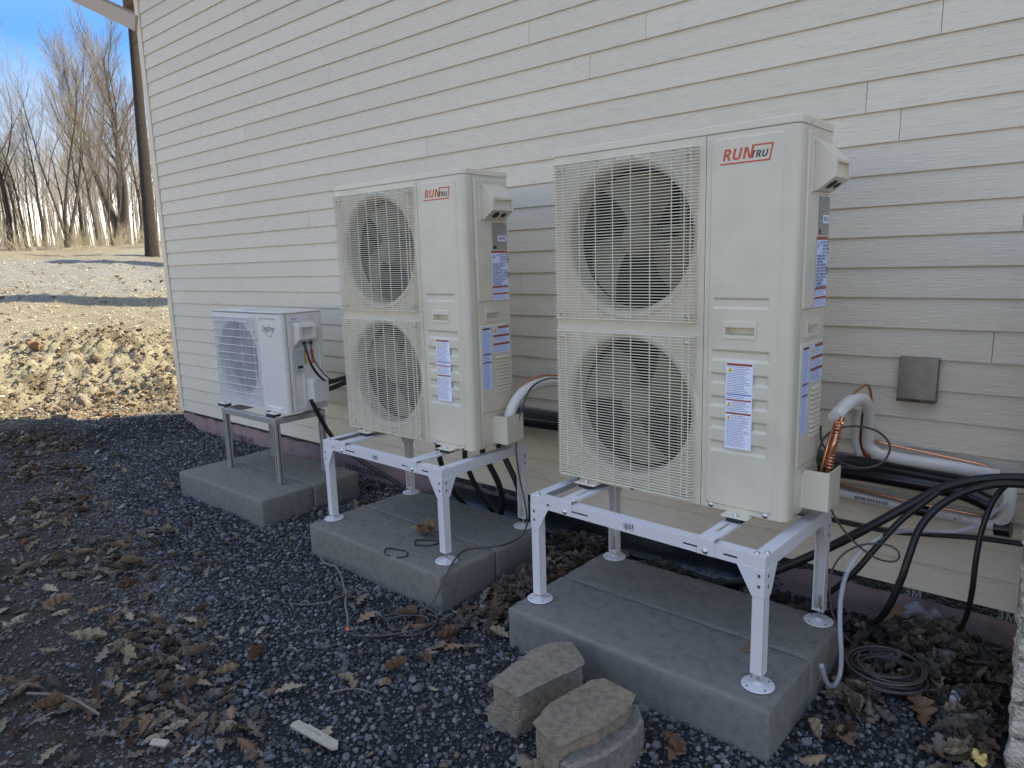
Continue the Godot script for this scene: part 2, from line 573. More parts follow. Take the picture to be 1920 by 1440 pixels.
func sticker(called: String, mat: Material, x0: float, y0: float, x1: float, y1: float, xf: Transform3D, parent: Node3D) -> MeshInstance3D:
	var b := MB.new()
	var z := 0.0011
	b.face([xf * Vector3(x0, y0, z), xf * Vector3(x1, y0, z), xf * Vector3(x1, y1, z), xf * Vector3(x0, y1, z)], [Vector2(0, 1), Vector2(1, 1), Vector2(1, 0), Vector2(0, 0)])
	for e in [[Vector2(x0, y0), Vector2(x1, y0)], [Vector2(x1, y0), Vector2(x1, y1)], [Vector2(x1, y1), Vector2(x0, y1)], [Vector2(x0, y1), Vector2(x0, y0)]]:
		b.face([xf * Vector3(e[0].x, e[0].y, 0), xf * Vector3(e[1].x, e[1].y, 0), xf * Vector3(e[1].x, e[1].y, z), xf * Vector3(e[0].x, e[0].y, z)], [Vector2.ZERO, Vector2.ZERO, Vector2.ZERO, Vector2.ZERO])
	return part(called, b, mat, parent)

# ------------------------------------------------------------------ the tall two-fan unit
const UW := 1.07
const UH := 1.474
const UD := 0.336
const SIDE := Basis(Vector3(0, 0, -1), Vector3(0, 1, 0), Vector3(1, 0, 0))     # x runs to the back, z out of the right flank

func circle_hole(b: MB, cx: float, cy: float, r: float, hx0: float, hx1: float, hy0: float, hy1: float) -> void:     # flat sheet at z = 0 with a round hole
	var seg := 72
	for k in seg:
		var p := []
		for a in [TAU * k / seg, TAU * (k + 1) / seg]:
			var d := Vector2(cos(a), sin(a))
			var t := 1e9
			if absf(d.x) > 1e-6: t = minf(t, ((hx1 if d.x > 0 else hx0) - cx) / d.x)
			if absf(d.y) > 1e-6: t = minf(t, ((hy1 if d.y > 0 else hy0) - cy) / d.y)
			p.append(Vector3(cx + d.x * r, cy + d.y * r, 0)); p.append(Vector3(cx + d.x * t, cy + d.y * t, 0))
		b.face([p[0], p[1], p[3], p[2]])
	for c2 in [[hx0, hy0], [hx1, hy0], [hx1, hy1], [hx0, hy1]]:      # the corners that the rays skip
		var corner := Vector2(c2[0], c2[1])
		var a := atan2(corner.y - cy, corner.x - cx)
		var k0 := floorf(a / (TAU / seg)) * TAU / seg
		var q := []
		for a2 in [k0, k0 + TAU / seg]:
			var d := Vector2(cos(a2), sin(a2))
			var t := 1e9
			t = minf(t, ((hx1 if d.x > 0 else hx0) - cx) / d.x) if absf(d.x) > 1e-6 else t
			t = minf(t, ((hy1 if d.y > 0 else hy0) - cy) / d.y) if absf(d.y) > 1e-6 else t
			q.append(Vector3(cx + d.x * t, cy + d.y * t, 0))
		b.face([q[0], Vector3(corner.x, corner.y, 0), q[1]])

func fan(t: Node3D, cx: float, cy: float, r: float, spin: float, mat: Material, zf: float) -> void:
	var f := Node3D.new()
	f.name = "fan"
	f.position = Vector3(cx, cy, zf)
	t.add_child(f, true)
	var hub := MB.new()
	hub.lathe(PackedVector2Array([Vector2(0.0, 0.012), Vector2(r * 0.1, 0.012), Vector2(r * 0.24, 0.0), Vector2(r * 0.27, -0.02), Vector2(r * 0.27, -0.09)]), 28, Transform3D(Basis(Vector3.RIGHT, Vector3(0, 0, 1), Vector3(0, -1, 0)), Vector3.ZERO))
	part("hub", hub, mat, f)
	for k in 3:
		var b := MB.new()
		var pos := PackedVector3Array()
		for j in 9:
			var rr := lerpf(r * 0.24, r * 0.95, j / 8.0)
			var half := lerpf(0.55, 0.62, j / 8.0) * (1.0 - 0.12 * pow(j / 8.0, 3))
			for i in 11:
				var s := i / 10.0
				var a := spin + k * TAU / 3 + (s - 0.5) * 2 * half + 0.25 * pow(j / 8.0, 2)
				var z := -0.045 + (s - 0.5) * lerpf(0.10, 0.075, j / 8.0) + 0.012 * sin(s * PI)
				pos.append(Vector3(cos(a) * rr, sin(a) * rr, z))
		b.grid(11, 9, pos)
		part("blade", b, mat, f)

func wire_guard(x0: float, x1: float, y0: float, y1: float, rows: int, cols: Array, proud: float, r: float) -> MB:
	var b := MB.new()
	for i in rows:
		var y := lerpf(y0, y1, i / (rows - 1.0))
		var rr := r * (1.5 if i == 0 or i == rows - 1 else 1.0)
		b.tube(PackedVector3Array([Vector3(x0, y, 0.0), Vector3(x0 + 0.001, y, proud * 0.75), Vector3(x0 + 0.006, y, proud), Vector3(x1 - 0.006, y, proud), Vector3(x1 - 0.001, y, proud * 0.75), Vector3(x1, y, 0.0)]), rr, 5, false)
	for x in cols:
		b.tube(PackedVector3Array([Vector3(x, y0, 0.0), Vector3(x, y0 - 0.001, proud * 0.7), Vector3(x, y0 + 0.004, proud - r * 1.6), Vector3(x, y1 - 0.004, proud - r * 1.6), Vector3(x, y1 + 0.001, proud * 0.7), Vector3(x, y1, 0.0)]), r * 1.25, 5, false)
	return b

func screw_mesh() -> MB:
	var s := MB.new()
	s.lathe(PackedVector2Array([Vector2(0.0, 0.0045), Vector2(0.003, 0.0042), Vector2(0.0055, 0.003), Vector2(0.0065, 0.001), Vector2(0.0085, 0.0008), Vector2(0.0085, 0.0)]), 10, Transform3D(Basis(Vector3.RIGHT, Vector3(0, 0, 1), Vector3(0, -1, 0)), Vector3.ZERO))
	return s

func tall_unit(label: String, pos: Vector3, turn: float) -> Node3D:
	var t := thing("heat_pump_unit", label, "air conditioner", pos, turn, "tall two-fan outdoor units")
	var cream: Material = mats["cream"]
	var sx := 0.722
	var top := 1.447
	# fan side: sheet with two round openings
	var b := MB.new()
	circle_hole(b, 0.375, 0.372, 0.304, 0.006, sx, 0.0, 0.727)
	circle_hole(b, 0.375, 1.083, 0.304, 0.006, sx, 0.727, top)
	b.face([Vector3(0, 0, -0.006), Vector3(0.006, 0, 0), Vector3(0.006, top, 0), Vector3(0, top, -0.006)])
	b.face([Vector3(0, 0, -UD), Vector3(0, 0, -0.006), Vector3(0, top, -0.006), Vector3(0, top, -UD)])
	b.face([Vector3(0, 0, -UD), Vector3(UW, 0, -UD), Vector3(UW, 0, -0.03), Vector3(sx, 0, 0), Vector3(0, 0, 0)])
	b.face([Vector3(UW, 0, -UD), Vector3(0, 0, -UD), Vector3(0, top, -UD), Vector3(UW, top, -UD)])
	part("cabinet", b, cream, t)
	for cy in [0.372, 1.083]:
		var o := MB.new()
		var xf := Transform3D(Basis(Vector3.RIGHT, Vector3(0, 0, 1), Vector3(0, -1, 0)), Vector3(0.375, cy, 0))
		o.lathe(PackedVector2Array([Vector2(0.334, 0.0), Vector2(0.329, 0.0045), Vector2(0.322, 0.006), Vector2(0.312, 0.004), Vector2(0.304, 0.0), Vector2(0.297, -0.008), Vector2(0.293, -0.02), Vector2(0.292, -0.10)]), 72, xf)
		part("fan_orifice", o, cream, t)
		var d := MB.new()
		d.lathe(PackedVector2Array([Vector2(0.292, -0.10), Vector2(0.36, -0.11), Vector2(0.36, -0.29), Vector2(0.0, -0.292)]), 40, xf)
		part("fan_chamber", d, mats["dark_inside"], t)  # near-black paint stands in for shade on the cream inner walls
		var br := MB.new()
		for x in [0.52, 0.545]:
			br.box(Vector3(x, cy - 0.33, -0.20), Vector3(x + 0.008, cy + 0.33, -0.18))
		br.box(Vector3(0.33, cy - 0.05, -0.2), Vector3(0.56, cy - 0.03, -0.17)); br.box(Vector3(0.33, cy + 0.03, -0.2), Vector3(0.56, cy + 0.05, -0.17))
		br.lathe(PackedVector2Array([Vector2(0.0, 0.0), Vector2(0.06, 0.0), Vector2(0.06, -0.07)]), 20, Transform3D(Basis(Vector3.RIGHT, Vector3(0, 0, 1), Vector3(0, -1, 0)), Vector3(0.375, cy, -0.15)))
		part("motor_bracket", br, mats["blade"], t)
	fan(t, 0.375, 0.372, 0.29, 0.35, mats["blade"], -0.065)
	fan(t, 0.375, 1.083, 0.29, 1.45, mats["blade"], -0.065)
	# service side: pressed sheet on the front, rounded corner, pressed sheet on the flank
	var s := MB.new()
	s.box(Vector3(sx, 0.002, -0.012), Vector3(sx + 0.003, top - 0.001, -0.003))
	part("panel_seam", s, mats["seam"], t)
	var p := MB.new()
	var fe := [[0.742, 1.018, 0.018, 1.430, 0.006, 0.008, 0.02]]
	fe.append([0.762, 0.982, 0.803, 0.846, -0.006, 0.009, 0.006])
	for y in [0.602, 0.511, 0.420, 0.331, 0.240]:
		fe.append([0.757, 0.990, y, y + 0.046, -0.0075, 0.011, 0.008])
	fe.append([0.814, 0.929, 0.703, 0.733, -0.03, 0.006, 0.004])
	panel(p, sx + 0.002, 1.038, 0.0, top, fe, Transform3D())
	var side_f := [[0.076, 0.325, 0.795, 1.433, 0.005, 0.007, 0.014], [0.076, 0.325, 0.190, 0.672, 0.005, 0.007, 0.014], [0.136, 0.252, 0.701, 0.735, -0.022, 0.006, 0.004]]
	panel(p, 0.064, UD, 0.0, top, side_f, at(Vector3(UW, 0, 0), SIDE))
	var arc := []
	for k in 9:
		var a := PI / 2 * k / 8
		arc.append(Vector3(1.038 + 0.032 * sin(a), 0, -0.032 + 0.032 * cos(a)))
	arc.append(Vector3(UW, 0, -0.062))
	for k in arc.size() - 1:
		var q0: Vector3 = arc[k]; var q1: Vector3 = arc[k + 1]
		var n0 := Vector3(sin(PI / 2 * minf(k / 8.0, 1)), 0, cos(PI / 2 * minf(k / 8.0, 1))); var n1 := Vector3(sin(PI / 2 * minf((k + 1) / 8.0, 1)), 0, cos(PI / 2 * minf((k + 1) / 8.0, 1)))
		var base := p.v.size()
		for e in [[q0, 0.0, n0], [q1, 0.0, n1], [q1, top, n1], [q0, top, n0]]:
			p.v.append(Vector3(e[0].x, e[1], e[0].z)); p.n.append(e[2]); p.uv.append(Vector2.ZERO)
		p.idx.append_array(PackedInt32Array([base, base + 2, base + 1, base, base + 3, base + 2]))
	part("service_panel", p, cream, t)
	var s2 := MB.new()
	s2.box(Vector3(UW - 0.01, 0.004, -0.066), Vector3(UW - 0.002, top - 0.001, -0.061))
	part("panel_seam", s2, mats["seam"], t)
	# lid
	var c := MB.new()
	var plan := PackedVector2Array([Vector2(-0.003, UD + 0.002), Vector2(-0.003, 0.006), Vector2(0.004, -0.003)])
	for k in 7:
		var a := PI / 2 * k / 6
		plan.append(Vector2(1.038 + 0.035 * sin(a), 0.032 - 0.035 * cos(a)))
	plan.append(Vector2(UW + 0.003, UD + 0.002))
	c.slab(plan, 0.0, 0.03, 0.004, Transform3D(Basis(Vector3.RIGHT, Vector3(0, 0, -1), Vector3(0, 1, 0)), Vector3(0, top + 0.001, 0)))
	part("lid", c, mats["cream_cap"], t)
	# wire guards
	var cols := [0.026, 0.066, 0.148, 0.232, 0.318, 0.405, 0.495, 0.590, 0.645, 0.672]
	for y in [[0.020, 0.690], [0.748, 1.412]]:
		var g := wire_guard(0.012, 0.692, y[0], y[1], 57, cols, 0.026, 0.0021)
		var gp := part("fan_guard", g, mats["cream_wire"], t)
		for e in [[0.04, y[0] + 0.022], [0.655, y[0] + 0.022], [0.04, y[1] - 0.022], [0.655, y[1] - 0.022]]:
			var cl := MB.new()
			cl.bbox(Vector3(e[0] - 0.022, e[1] - 0.010, 0.0), Vector3(e[0] + 0.014, e[1] + 0.010, 0.016), 0.002)
			part("guard_clip", cl, mats["cream_cap"], gp)
			put("screw", screw_mesh().mesh(), mats["steel"], gp, at(Vector3(e[0], e[1], 0.016)))
	for e in [[0.11, 0.006], [0.40, 0.006], [0.768, 0.008], [0.99, 0.008]]:
		put("screw", screw_mesh().mesh(), mats["steel"], t, at(Vector3(e[0], e[1] + 0.004, 0.001), Basis().scaled(Vector3.ONE * 1.3)))
	for e in [[0.095, 1.462], [0.09, 0.012]]:
		put("screw", screw_mesh().mesh(), mats["steel"], t, at(Vector3(UW + 0.002, e[1], -e[0]), Basis(Vector3.UP, PI / 2)))
	# hand holds
	var h := MB.new()
	for q in [[0.806, 0.690, 0.937, 0.703], [0.806, 0.733, 0.937, 0.757], [0.806, 0.703, 0.814, 0.733], [0.929, 0.703, 0.937, 0.733]]:
		h.bbox(Vector3(q[0], q[1], 0.004), Vector3(q[2], q[3], 0.010), 0.0015)
	part("handle", h, mats["cream_cap"], t)
	var h2 := MB.new()
	for q in [[0.126, 0.690, 0.262, 0.701], [0.126, 0.735, 0.262, 0.757], [0.126, 0.701, 0.136, 0.735], [0.252, 0.701, 0.262, 0.735]]:
		h2.bbox(Vector3(q[0], q[1], -0.001), Vector3(q[2], q[3], 0.007), 0.0015, at(Vector3(UW, 0, 0), SIDE))
	part("handle", h2, mats["cream_cap"], t)
	# louvres in the flank
	var lv := MB.new()
	var prof := PackedVector2Array([Vector2(0, 0), Vector2(0.010, 0.001), Vector2(0.008, 0.006), Vector2(0.0, 0.013)])
	lv.slab(prof, 0.0, 0.102, 0.0015, Transform3D(Basis(Vector3(1, 0, 0), Vector3(0, 1, 0), Vector3(0, 0, -1)), Vector3.ZERO))
	var lm := lv.mesh()
	for k in 11:
		put("louvre", lm, cream, t, at(Vector3(UW + 0.0045, 0.296 + k * 0.0186, -0.197)))
	# name plate on the front
	var lg := Node3D.new()
	lg.name = "name_plate"
	lg.position = Vector3(0.786, 1.347, 0.0062)
	t.add_child(lg, true)
	words("lettering", "RUN", 0.0405, mats["logo_red"], lg, at(Vector3(0.003, 0.019, 0)), true, 0.2)
	words("lettering", "TRU", 0.0245, mats["logo_dark"], lg, at(Vector3(0.109, 0.012, 0)), true, 0.2)
	var fr := MB.new()
	fr.slab(PackedVector2Array([Vector2(-0.006, -0.014), Vector2(0.181, -0.014), Vector2(0.193, 0.046), Vector2(0.114, 0.046), Vector2(0.113, 0.041), Vector2(0.187, 0.041), Vector2(0.177, -0.009), Vector2(-0.005, -0.009)]), 0.0, 0.0012)
	part("frame", fr, mats["logo_red"], lg)
	# stickers
	sticker("instruction_label", mats["label_front"], 0.823, 0.261, 0.929, 0.601, at(Vector3(0, 0, 0.0065)), t)
	var sp := at(Vector3(UW + 0.0056, 0, 0), SIDE)
	sticker("rating_plate", mats["label_plate"], 0.201, 1.068, 0.318, 1.209, sp, t)
	sticker("barcode_label", mats["label_code"], 0.245, 1.113, 0.311, 1.143, at(Vector3(UW + 0.0070, 0, 0), SIDE), t)
	var wl := sticker("refrigerant_label", mats["label_fire"], 0.189, 0.800, 0.318, 1.063, sp, t)
	var lines := ["RISK OF FIRE", "FLAMMABLE", "REFRIGERANT", "USED. TO BE"]
	for k in 4:
		words("lettering", lines[k], 0.0085, mats["logo_blue"], wl, at(Vector3(UW + 0.0068, 1.0425 - 0.0128 * k, -0.255), SIDE), true, 0.0, 0.0003)
	lines = ["REPAIRED ONLY BY", "TRAINED SERVICE", "PERSONNEL.", "DO NOT PUNCTURE", "REFRIGERANT TUBING.", "DISPOSE OF PROPERLY", "IN ACCORDANCE WITH", "FEDERAL OR LOCAL", "REGULATIONS.", "FLAMMABLE", "REFRIGERANT USED."]
	for k in 11:
		words("lettering", lines[k], 0.0088, mats["logo_blue"], wl, at(Vector3(UW + 0.0068, 0.992 - 0.0115 * k, -0.196), SIDE), true, 0.0, 0.0003)
	words("lettering", "A2L", 0.010, mats["logo_blue"], wl, at(Vector3(UW + 0.0068, 1.040, -0.228), SIDE), true, 0.0, 0.0003)
	var dm := MB.new()
	var dx := at(Vector3(UW + 0.0068, 1.030, -0.209), SIDE)
	for k in 4:
		var a0 := Vector2.RIGHT.rotated(k * PI / 2); var a1 := Vector2.RIGHT.rotated((k + 1) * PI / 2)
		dm.face([dx * Vector3(a0.x * 0.014, a0.y * 0.016, 0), dx * Vector3(a1.x * 0.014, a1.y * 0.016, 0), dx * Vector3(a1.x * 0.0115, a1.y * 0.0135, 0), dx * Vector3(a0.x * 0.0115, a0.y * 0.0135, 0)])
	part("flame_symbol", dm, mats["logo_red"], wl)
	var fl := MB.new()
	fl.slab(PackedVector2Array([Vector2(-0.003, -0.006), Vector2(0.003, -0.006), Vector2(0.004, -0.001), Vector2(0.0, 0.007), Vector2(-0.004, -0.001)]), 0.0, 0.0004, 0.0, dx)
	part("flame_symbol", fl, mats["ink"], wl)
	sticker("wiring_label", mats["label_wiring"], 0.093, 0.320, 0.160, 0.660, sp, t)
	sticker("warning_label", mats["label_warn"], 0.181, 0.512, 0.313, 0.658, sp, t)
	# electrical cover with two knock-outs
	var ec := MB.new()
	ec.bbox(Vector3(0.108, 1.216, 0.0), Vector3(0.300, 1.406, 0.008), 0.002, at(Vector3(UW, 0, 0), SIDE))
	var wedge := PackedVector2Array([Vector2(0, 1.222), Vector2(0.014, 1.226), Vector2(0.074, 1.268), Vector2(0.074, 1.272), Vector2(0.060, 1.276), Vector2(0.060, 1.318), Vector2(0.074, 1.322), Vector2(0.074, 1.332), Vector2(0.012, 1.398), Vector2(0, 1.400)])
	for q in [[0.150, 0.282, wedge], [0.128, 0.150, PackedVector2Array([Vector2(0, 1.222), Vector2(0.014, 1.226), Vector2(0.074, 1.268), Vector2(0.074, 1.332), Vector2(0.012, 1.398), Vector2(0, 1.400)])], [0.282, 0.292, PackedVector2Array([Vector2(0, 1.222), Vector2(0.014, 1.226), Vector2(0.074, 1.268), Vector2(0.074, 1.332), Vector2(0.012, 1.398), Vector2(0, 1.400)])]]:
		ec.slab(q[2], q[0], q[1], 0.0 if q[2] == wedge else 0.002, Transform3D(Basis(Vector3(1, 0, 0), Vector3(0, 1, 0), Vector3(0, 0, -1)), Vector3(UW + 0.007, 0, 0)))
	part("electrical_cover", ec, mats["cream_cap"], t)
	for q in [[0.185, 0.022], [0.245, 0.016]]:
		var ko := MB.new()
		var out := Vector3(0.042, -0.06, 0).normalized()
		ko.lathe(PackedVector2Array([Vector2(0, 0.003), Vector2(q[1] - 0.002, 0.003), Vector2(q[1], 0.0)]), 20, Transform3D(Basis(out.cross(Vector3.BACK), out, Vector3.BACK), Vector3(UW + 0.007 + 0.044, 1.2465, -q[0])))
		part("knockout", ko, mats["rubber"], t)
	for e in [[0.116, 1.396], [0.288, 1.396], [0.122, 1.226], [0.285, 1.222]]:
		put("screw", screw_mesh().mesh(), mats["steel"], t, at(Vector3(UW + 0.008, e[1], -e[0]), Basis(Vector3.UP, PI / 2)))
	# valve cover, open at the top
	var vc := MB.new()
	var lp := PackedVector2Array([Vector2(0, -0.160), Vector2(0.088, -0.160)])
	for k in 5:
		var a := PI / 2 * k / 4
		lp.append(Vector2(0.088 + 0.012 * sin(a), -0.172 + 0.012 * cos(a)))
	lp.append_array(PackedVector2Array([Vector2(0.100, -0.303), Vector2(0.096, -0.303), Vector2(0.096, -0.174), Vector2(0.087, -0.164), Vector2(0, -0.164)]))
	var turn_y := Transform3D(Basis(Vector3(1, 0, 0), Vector3(0, 0, 1), Vector3(0, -1, 0)), Vector3(UW, 0.172, 0))
	vc.slab(lp, 0.0, 0.155, 0.0, turn_y)
	vc.slab(PackedVector2Array([Vector2(0, 0.0), Vector2(0.1, 0.0), Vector2(0.1, 0.004), Vector2(0, 0.004)]), 0.162, 0.303, 0.0, Transform3D(Basis(Vector3(1, 0, 0), Vector3(0, 1, 0), Vector3(0, 0, -1)), Vector3(UW, 0.016, 0)))
	vc.bbox(Vector3(-0.012, 0.012, -0.168), Vector3(0.003, 0.176, -0.156), 0.002, at(Vector3(UW, 0, 0)))
	part("valve_cover", vc, mats["cream_cap"], t)
	put("screw", screw_mesh().mesh(), mats["steel"], t, at(Vector3(UW + 0.001, 0.168, -0.153), Basis(Vector3.UP, PI / 2)))
	# feet
	for x in [0.175, 0.885]:
		for z in [0.0, -UD]:
			var m := MB.new()
			var s3 := 1.0 if z == 0.0 else -1.0
			m.bbox(Vector3(x - 0.055, -0.008, minf(z - 0.05 * s3, z + 0.050 * s3)), Vector3(x + 0.055, -0.003, maxf(z - 0.05 * s3, z + 0.050 * s3)), 0.0015)
			m.bbox(Vector3(x - 0.045, -0.004, minf(z - 0.05 * s3, z + 0.012 * s3)), Vector3(x + 0.045, 0.002, maxf(z - 0.05 * s3, z + 0.012 * s3)), 0.001)
			var ft := part("mounting_foot", m, mats["cream_cap"], t)
			var bo := MB.new()
			bo.lathe(PackedVector2Array([Vector2(0, 0.014), Vector2(0.004, 0.014), Vector2(0.004, 0.008), Vector2(0.008, 0.008), Vector2(0.008, 0.001), Vector2(0.013, 0.001), Vector2(0.013, 0.0)]), 6, at(Vector3(x, -0.003, z + 0.03 * s3)))
			part("bolt", bo, mats["steel"], ft)
			var rb := MB.new()
			rb.bbox(Vector3(x - 0.034, -0.0245, minf(z, z + 0.046 * s3)), Vector3(x + 0.034, -0.008, maxf(z, z + 0.046 * s3)), 0.003)
			part("rubber_pad", rb, mats["rubber"], ft)
	return t

# ------------------------------------------------------------------ the small single-fan unit
func small_unit() -> Node3D:
	var w := 0.962; var hgt := 0.732; var d := 0.342
	var t := thing("heat_pump_unit", "small white single-fan unit on the aluminium stand, farthest along the wall", "air conditioner", Vector3(-0.175, 0.510, 0.80), 0.25)
	var m: Material = mats["white_paint"]
	var top := 0.716
	var b := MB.new()
	circle_hole(b, 0.335, 0.365, 0.288, 0.006, 0.64, 0.025, 0.69)
	for q in [[0.0, 0.0, 0.64, 0.025], [0.0, 0.69, 0.64, top]]:
		b.face([Vector3(q[0], q[1], 0), Vector3(q[2], q[1], 0), Vector3(q[2], q[3], 0), Vector3(q[0], q[3], 0)])
	b.face([Vector3(0, 0, -d), Vector3(0, 0, 0), Vector3(0, top, 0), Vector3(0, top, -d)])
	b.face([Vector3(0, 0, -d), Vector3(w, 0, -d), Vector3(w, 0, -0.03), Vector3(0.64, 0, 0), Vector3(0, 0, 0)])
	b.face([Vector3(w, 0, -d), Vector3(0, 0, -d), Vector3(0, top, -d), Vector3(w, top, -d)])
	part("cabinet", b, m, t)
	var o := MB.new()
	var xf := Transform3D(Basis(Vector3.RIGHT, Vector3(0, 0, 1), Vector3(0, -1, 0)), Vector3(0.335, 0.365, 0))
	o.lathe(PackedVector2Array([Vector2(0.31, 0.0), Vector2(0.304, 0.004), Vector2(0.295, 0.004), Vector2(0.288, 0.0), Vector2(0.28, -0.015), Vector2(0.278, -0.09)]), 64, xf)
	part("fan_orifice", o, m, t)
	var dk := MB.new()
	dk.lathe(PackedVector2Array([Vector2(0.278, -0.09), Vector2(0.34, -0.1), Vector2(0.34, -0.30), Vector2(0.0, -0.302)]), 40, xf)
	part("fan_chamber", dk, mats["light_fins"], t)
	fan(t, 0.335, 0.365, 0.275, 0.9, mats["blade_grey"], -0.05)
	# front service panel, rounded corner, pressed flank
	var p := MB.new()
	panel(p, 0.642, 0.932, 0.0, top, [[0.668, 0.912, 0.03, 0.688, -0.006, 0.012, 0.03], [0.645, 0.652, 0.262, 0.466, -0.012, 0.003, 0.002]], Transform3D())
	panel(p, 0.045, d, 0.0, top, [[0.058, 0.064, 0.02, 0.69, 0.004, 0.004, 0.002], [0.080, 0.300, 0.47, 0.675, -0.004, 0.006, 0.012], [0.080, 0.155, 0.03, 0.46, -0.005, 0.007, 0.014], [0.300, 0.312, 0.30, 0.69, 0.006, 0.006, 0.005]], at(Vector3(w, 0, 0), SIDE))
	for k in 8:
		var a0 := PI / 2 * k / 8; var a1 := PI / 2 * (k + 1) / 8
		var base := p.v.size()
		for e in [[a0, 0.0], [a1, 0.0], [a1, top], [a0, top]]:
			p.v.append(Vector3(0.932 + 0.03 * sin(e[0]), e[1], -0.03 + 0.03 * cos(e[0]))); p.n.append(Vector3(sin(e[0]), 0, cos(e[0]))); p.uv.append(Vector2.ZERO)
		p.idx.append_array(PackedInt32Array([base, base + 2, base + 1, base, base + 3, base + 2]))
	p.face([Vector3(w, 0, -0.03), Vector3(w, 0, -0.045), Vector3(w, top, -0.045), Vector3(w, top, -0.03)])
	part("service_panel", p, m, t)
	var s := MB.new()
	s.box(Vector3(w - 0.006, 0.002, -0.044), Vector3(w + 0.0012, top, -0.041))
	part("panel_seam", s, mats["seam"], t)
	var dark_slot := MB.new()
	dark_slot.box(Vector3(0.6455, 0.27, -0.0115), Vector3(0.6515, 0.46, -0.006))
	part("panel_slot", dark_slot, mats["dark_inside"], t)
	var c := MB.new()
	c.bbox(Vector3(-0.004, top + 0.001, -d - 0.002), Vector3(w + 0.003, hgt, 0.004), 0.006)
	c.bbox(Vector3(0.06, hgt - 0.001, -0.29), Vector3(0.40, hgt + 0.005, -0.05), 0.003)
	part("lid", c, mats["white_paint"], t)
	# guard: fine upright wires behind a few stout bars
	var g := MB.new()
	for k in 70:
		var x := 0.018 + k * 0.00885
		g.tube(PackedVector3Array([Vector3(x, 0.03, 0.006), Vector3(x, 0.685, 0.006)]), 0.0014, 4, false)
	part("fan_guard", g, mats["white_wire"], t)
	var bars := MB.new()
	var y := 0.654
	for k in 11:
		var x1 := 0.632 if k > 0 else 0.575
		bars.tube(PackedVector3Array([Vector3(0.004, y, 0.0), Vector3(0.008, y, 0.018), Vector3(x1 - 0.006, y, 0.018), Vector3(x1, y, 0.012)]), 0.0030, 6)
		y -= 0.0608
	for x in [0.145, 0.43]:
		bars.tube(PackedVector3Array([Vector3(x, 0.022, 0.0), Vector3(x, 0.03, 0.014), Vector3(x, 0.68, 0.014), Vector3(x, 0.69, 0.0)]), 0.0022, 6)
	bars.tube(PackedVector3Array([Vector3(0.560, 0.69, 0.012), Vector3(0.590, 0.682, 0.014), Vector3(0.602, 0.655, 0.014), Vector3(0.604, 0.08, 0.014), Vector3(0.604, 0.03, 0.0)]), 0.0030, 6)
	bars.tube(PackedVector3Array([Vector3(0.012, 0.683, 0.0), Vector3(0.012, 0.683, 0.01), Vector3(0.560, 0.683, 0.01)]), 0.0030, 6)
	bars.tube(PackedVector3Array([Vector3(0.012, 0.03, 0.0), Vector3(0.012, 0.03, 0.012), Vector3(0.62, 0.035, 0.012)]), 0.0030, 6)
	part("guard_bars", bars, mats["white_wire"], t)
	for e in [[0.14, 0.684], [0.43, 0.687], [0.636, 0.535], [0.14, 0.035], [0.44, 0.035], [0.646, 0.165]]:
		put("screw", screw_mesh().mesh(), mats["steel"], t, at(Vector3(e[0], e[1], 0.001), Basis().scaled(Vector3.ONE * 0.9)))
	# name on the front
	var lg := Node3D.new()
	lg.name = "name_plate"
	lg.position = Vector3(0.700, 0.610, -0.0055)
	t.add_child(lg, true)
	words("lettering", "Zephyr", 0.040, mats["logo_blue"], lg, at(Vector3(0, 0, 0)))
	var sw := MB.new()
	var pts := []
	for k in 15:
		var u := k / 14.0
		pts.append(Vector3(0.022 + u * 0.108, -0.042 + 0.013 * sin(u * TAU * 0.95 + 0.4), 0.001))
	var path := smooth(pts, 3)
	var rads := []
	for k in path.size():
		var u := float(k) / path.size()
		rads.append(0.0012 + 0.0048 * pow(u, 2.0) * (1.0 - pow(u, 8)))
	sw.tube(path, rads, 5)
	part("swoosh", sw, mats["orange"], lg, Transform3D(Basis().scaled(Vector3(1, 1, 0.3)), Vector3.ZERO))
	var sp := at(Vector3(w + 0.0012, 0, 0), SIDE)
	sticker("barcode_label", mats["label_code_wide"], 0.070, 0.668, 0.160, 0.690, sp, t)
	sticker("rating_plate", mats["label_small"], 0.092, 0.285, 0.160, 0.448, sp, t)
	sticker("warning_label", mats["label_tag"], 0.168, 0.345, 0.250, 0.448, sp, t)
	# electrical cover with its pocket and two glands
	var ec := MB.new()
	var wedge_full := PackedVector2Array([Vector2(0, 0.488), Vector2(0.02, 0.492), Vector2(0.068, 0.530), Vector2(0.070, 0.620), Vector2(0.060, 0.640), Vector2(0.0, 0.652)])
	var wedge_cut := PackedVector2Array([Vector2(0, 0.488), Vector2(0.02, 0.492), Vector2(0.068, 0.530), Vector2(0.069, 0.546), Vector2(0.030, 0.566), Vector2(0.030, 0.610), Vector2(0.070, 0.618), Vector2(0.060, 0.640), Vector2(0.0, 0.652)])
	for q in [[0.094, 0.128, wedge_full, 0.006], [0.128, 0.222, wedge_cut, 0.0], [0.222, 0.246, wedge_full, 0.006]]:
		ec.slab(q[2], q[0], q[1], q[3], Transform3D(Basis(Vector3(1, 0, 0), Vector3(0, 1, 0), Vector3(0, 0, -1)), Vector3(w - 0.002, 0, 0)))
	part("electrical_cover", ec, mats["white_paint"], t)
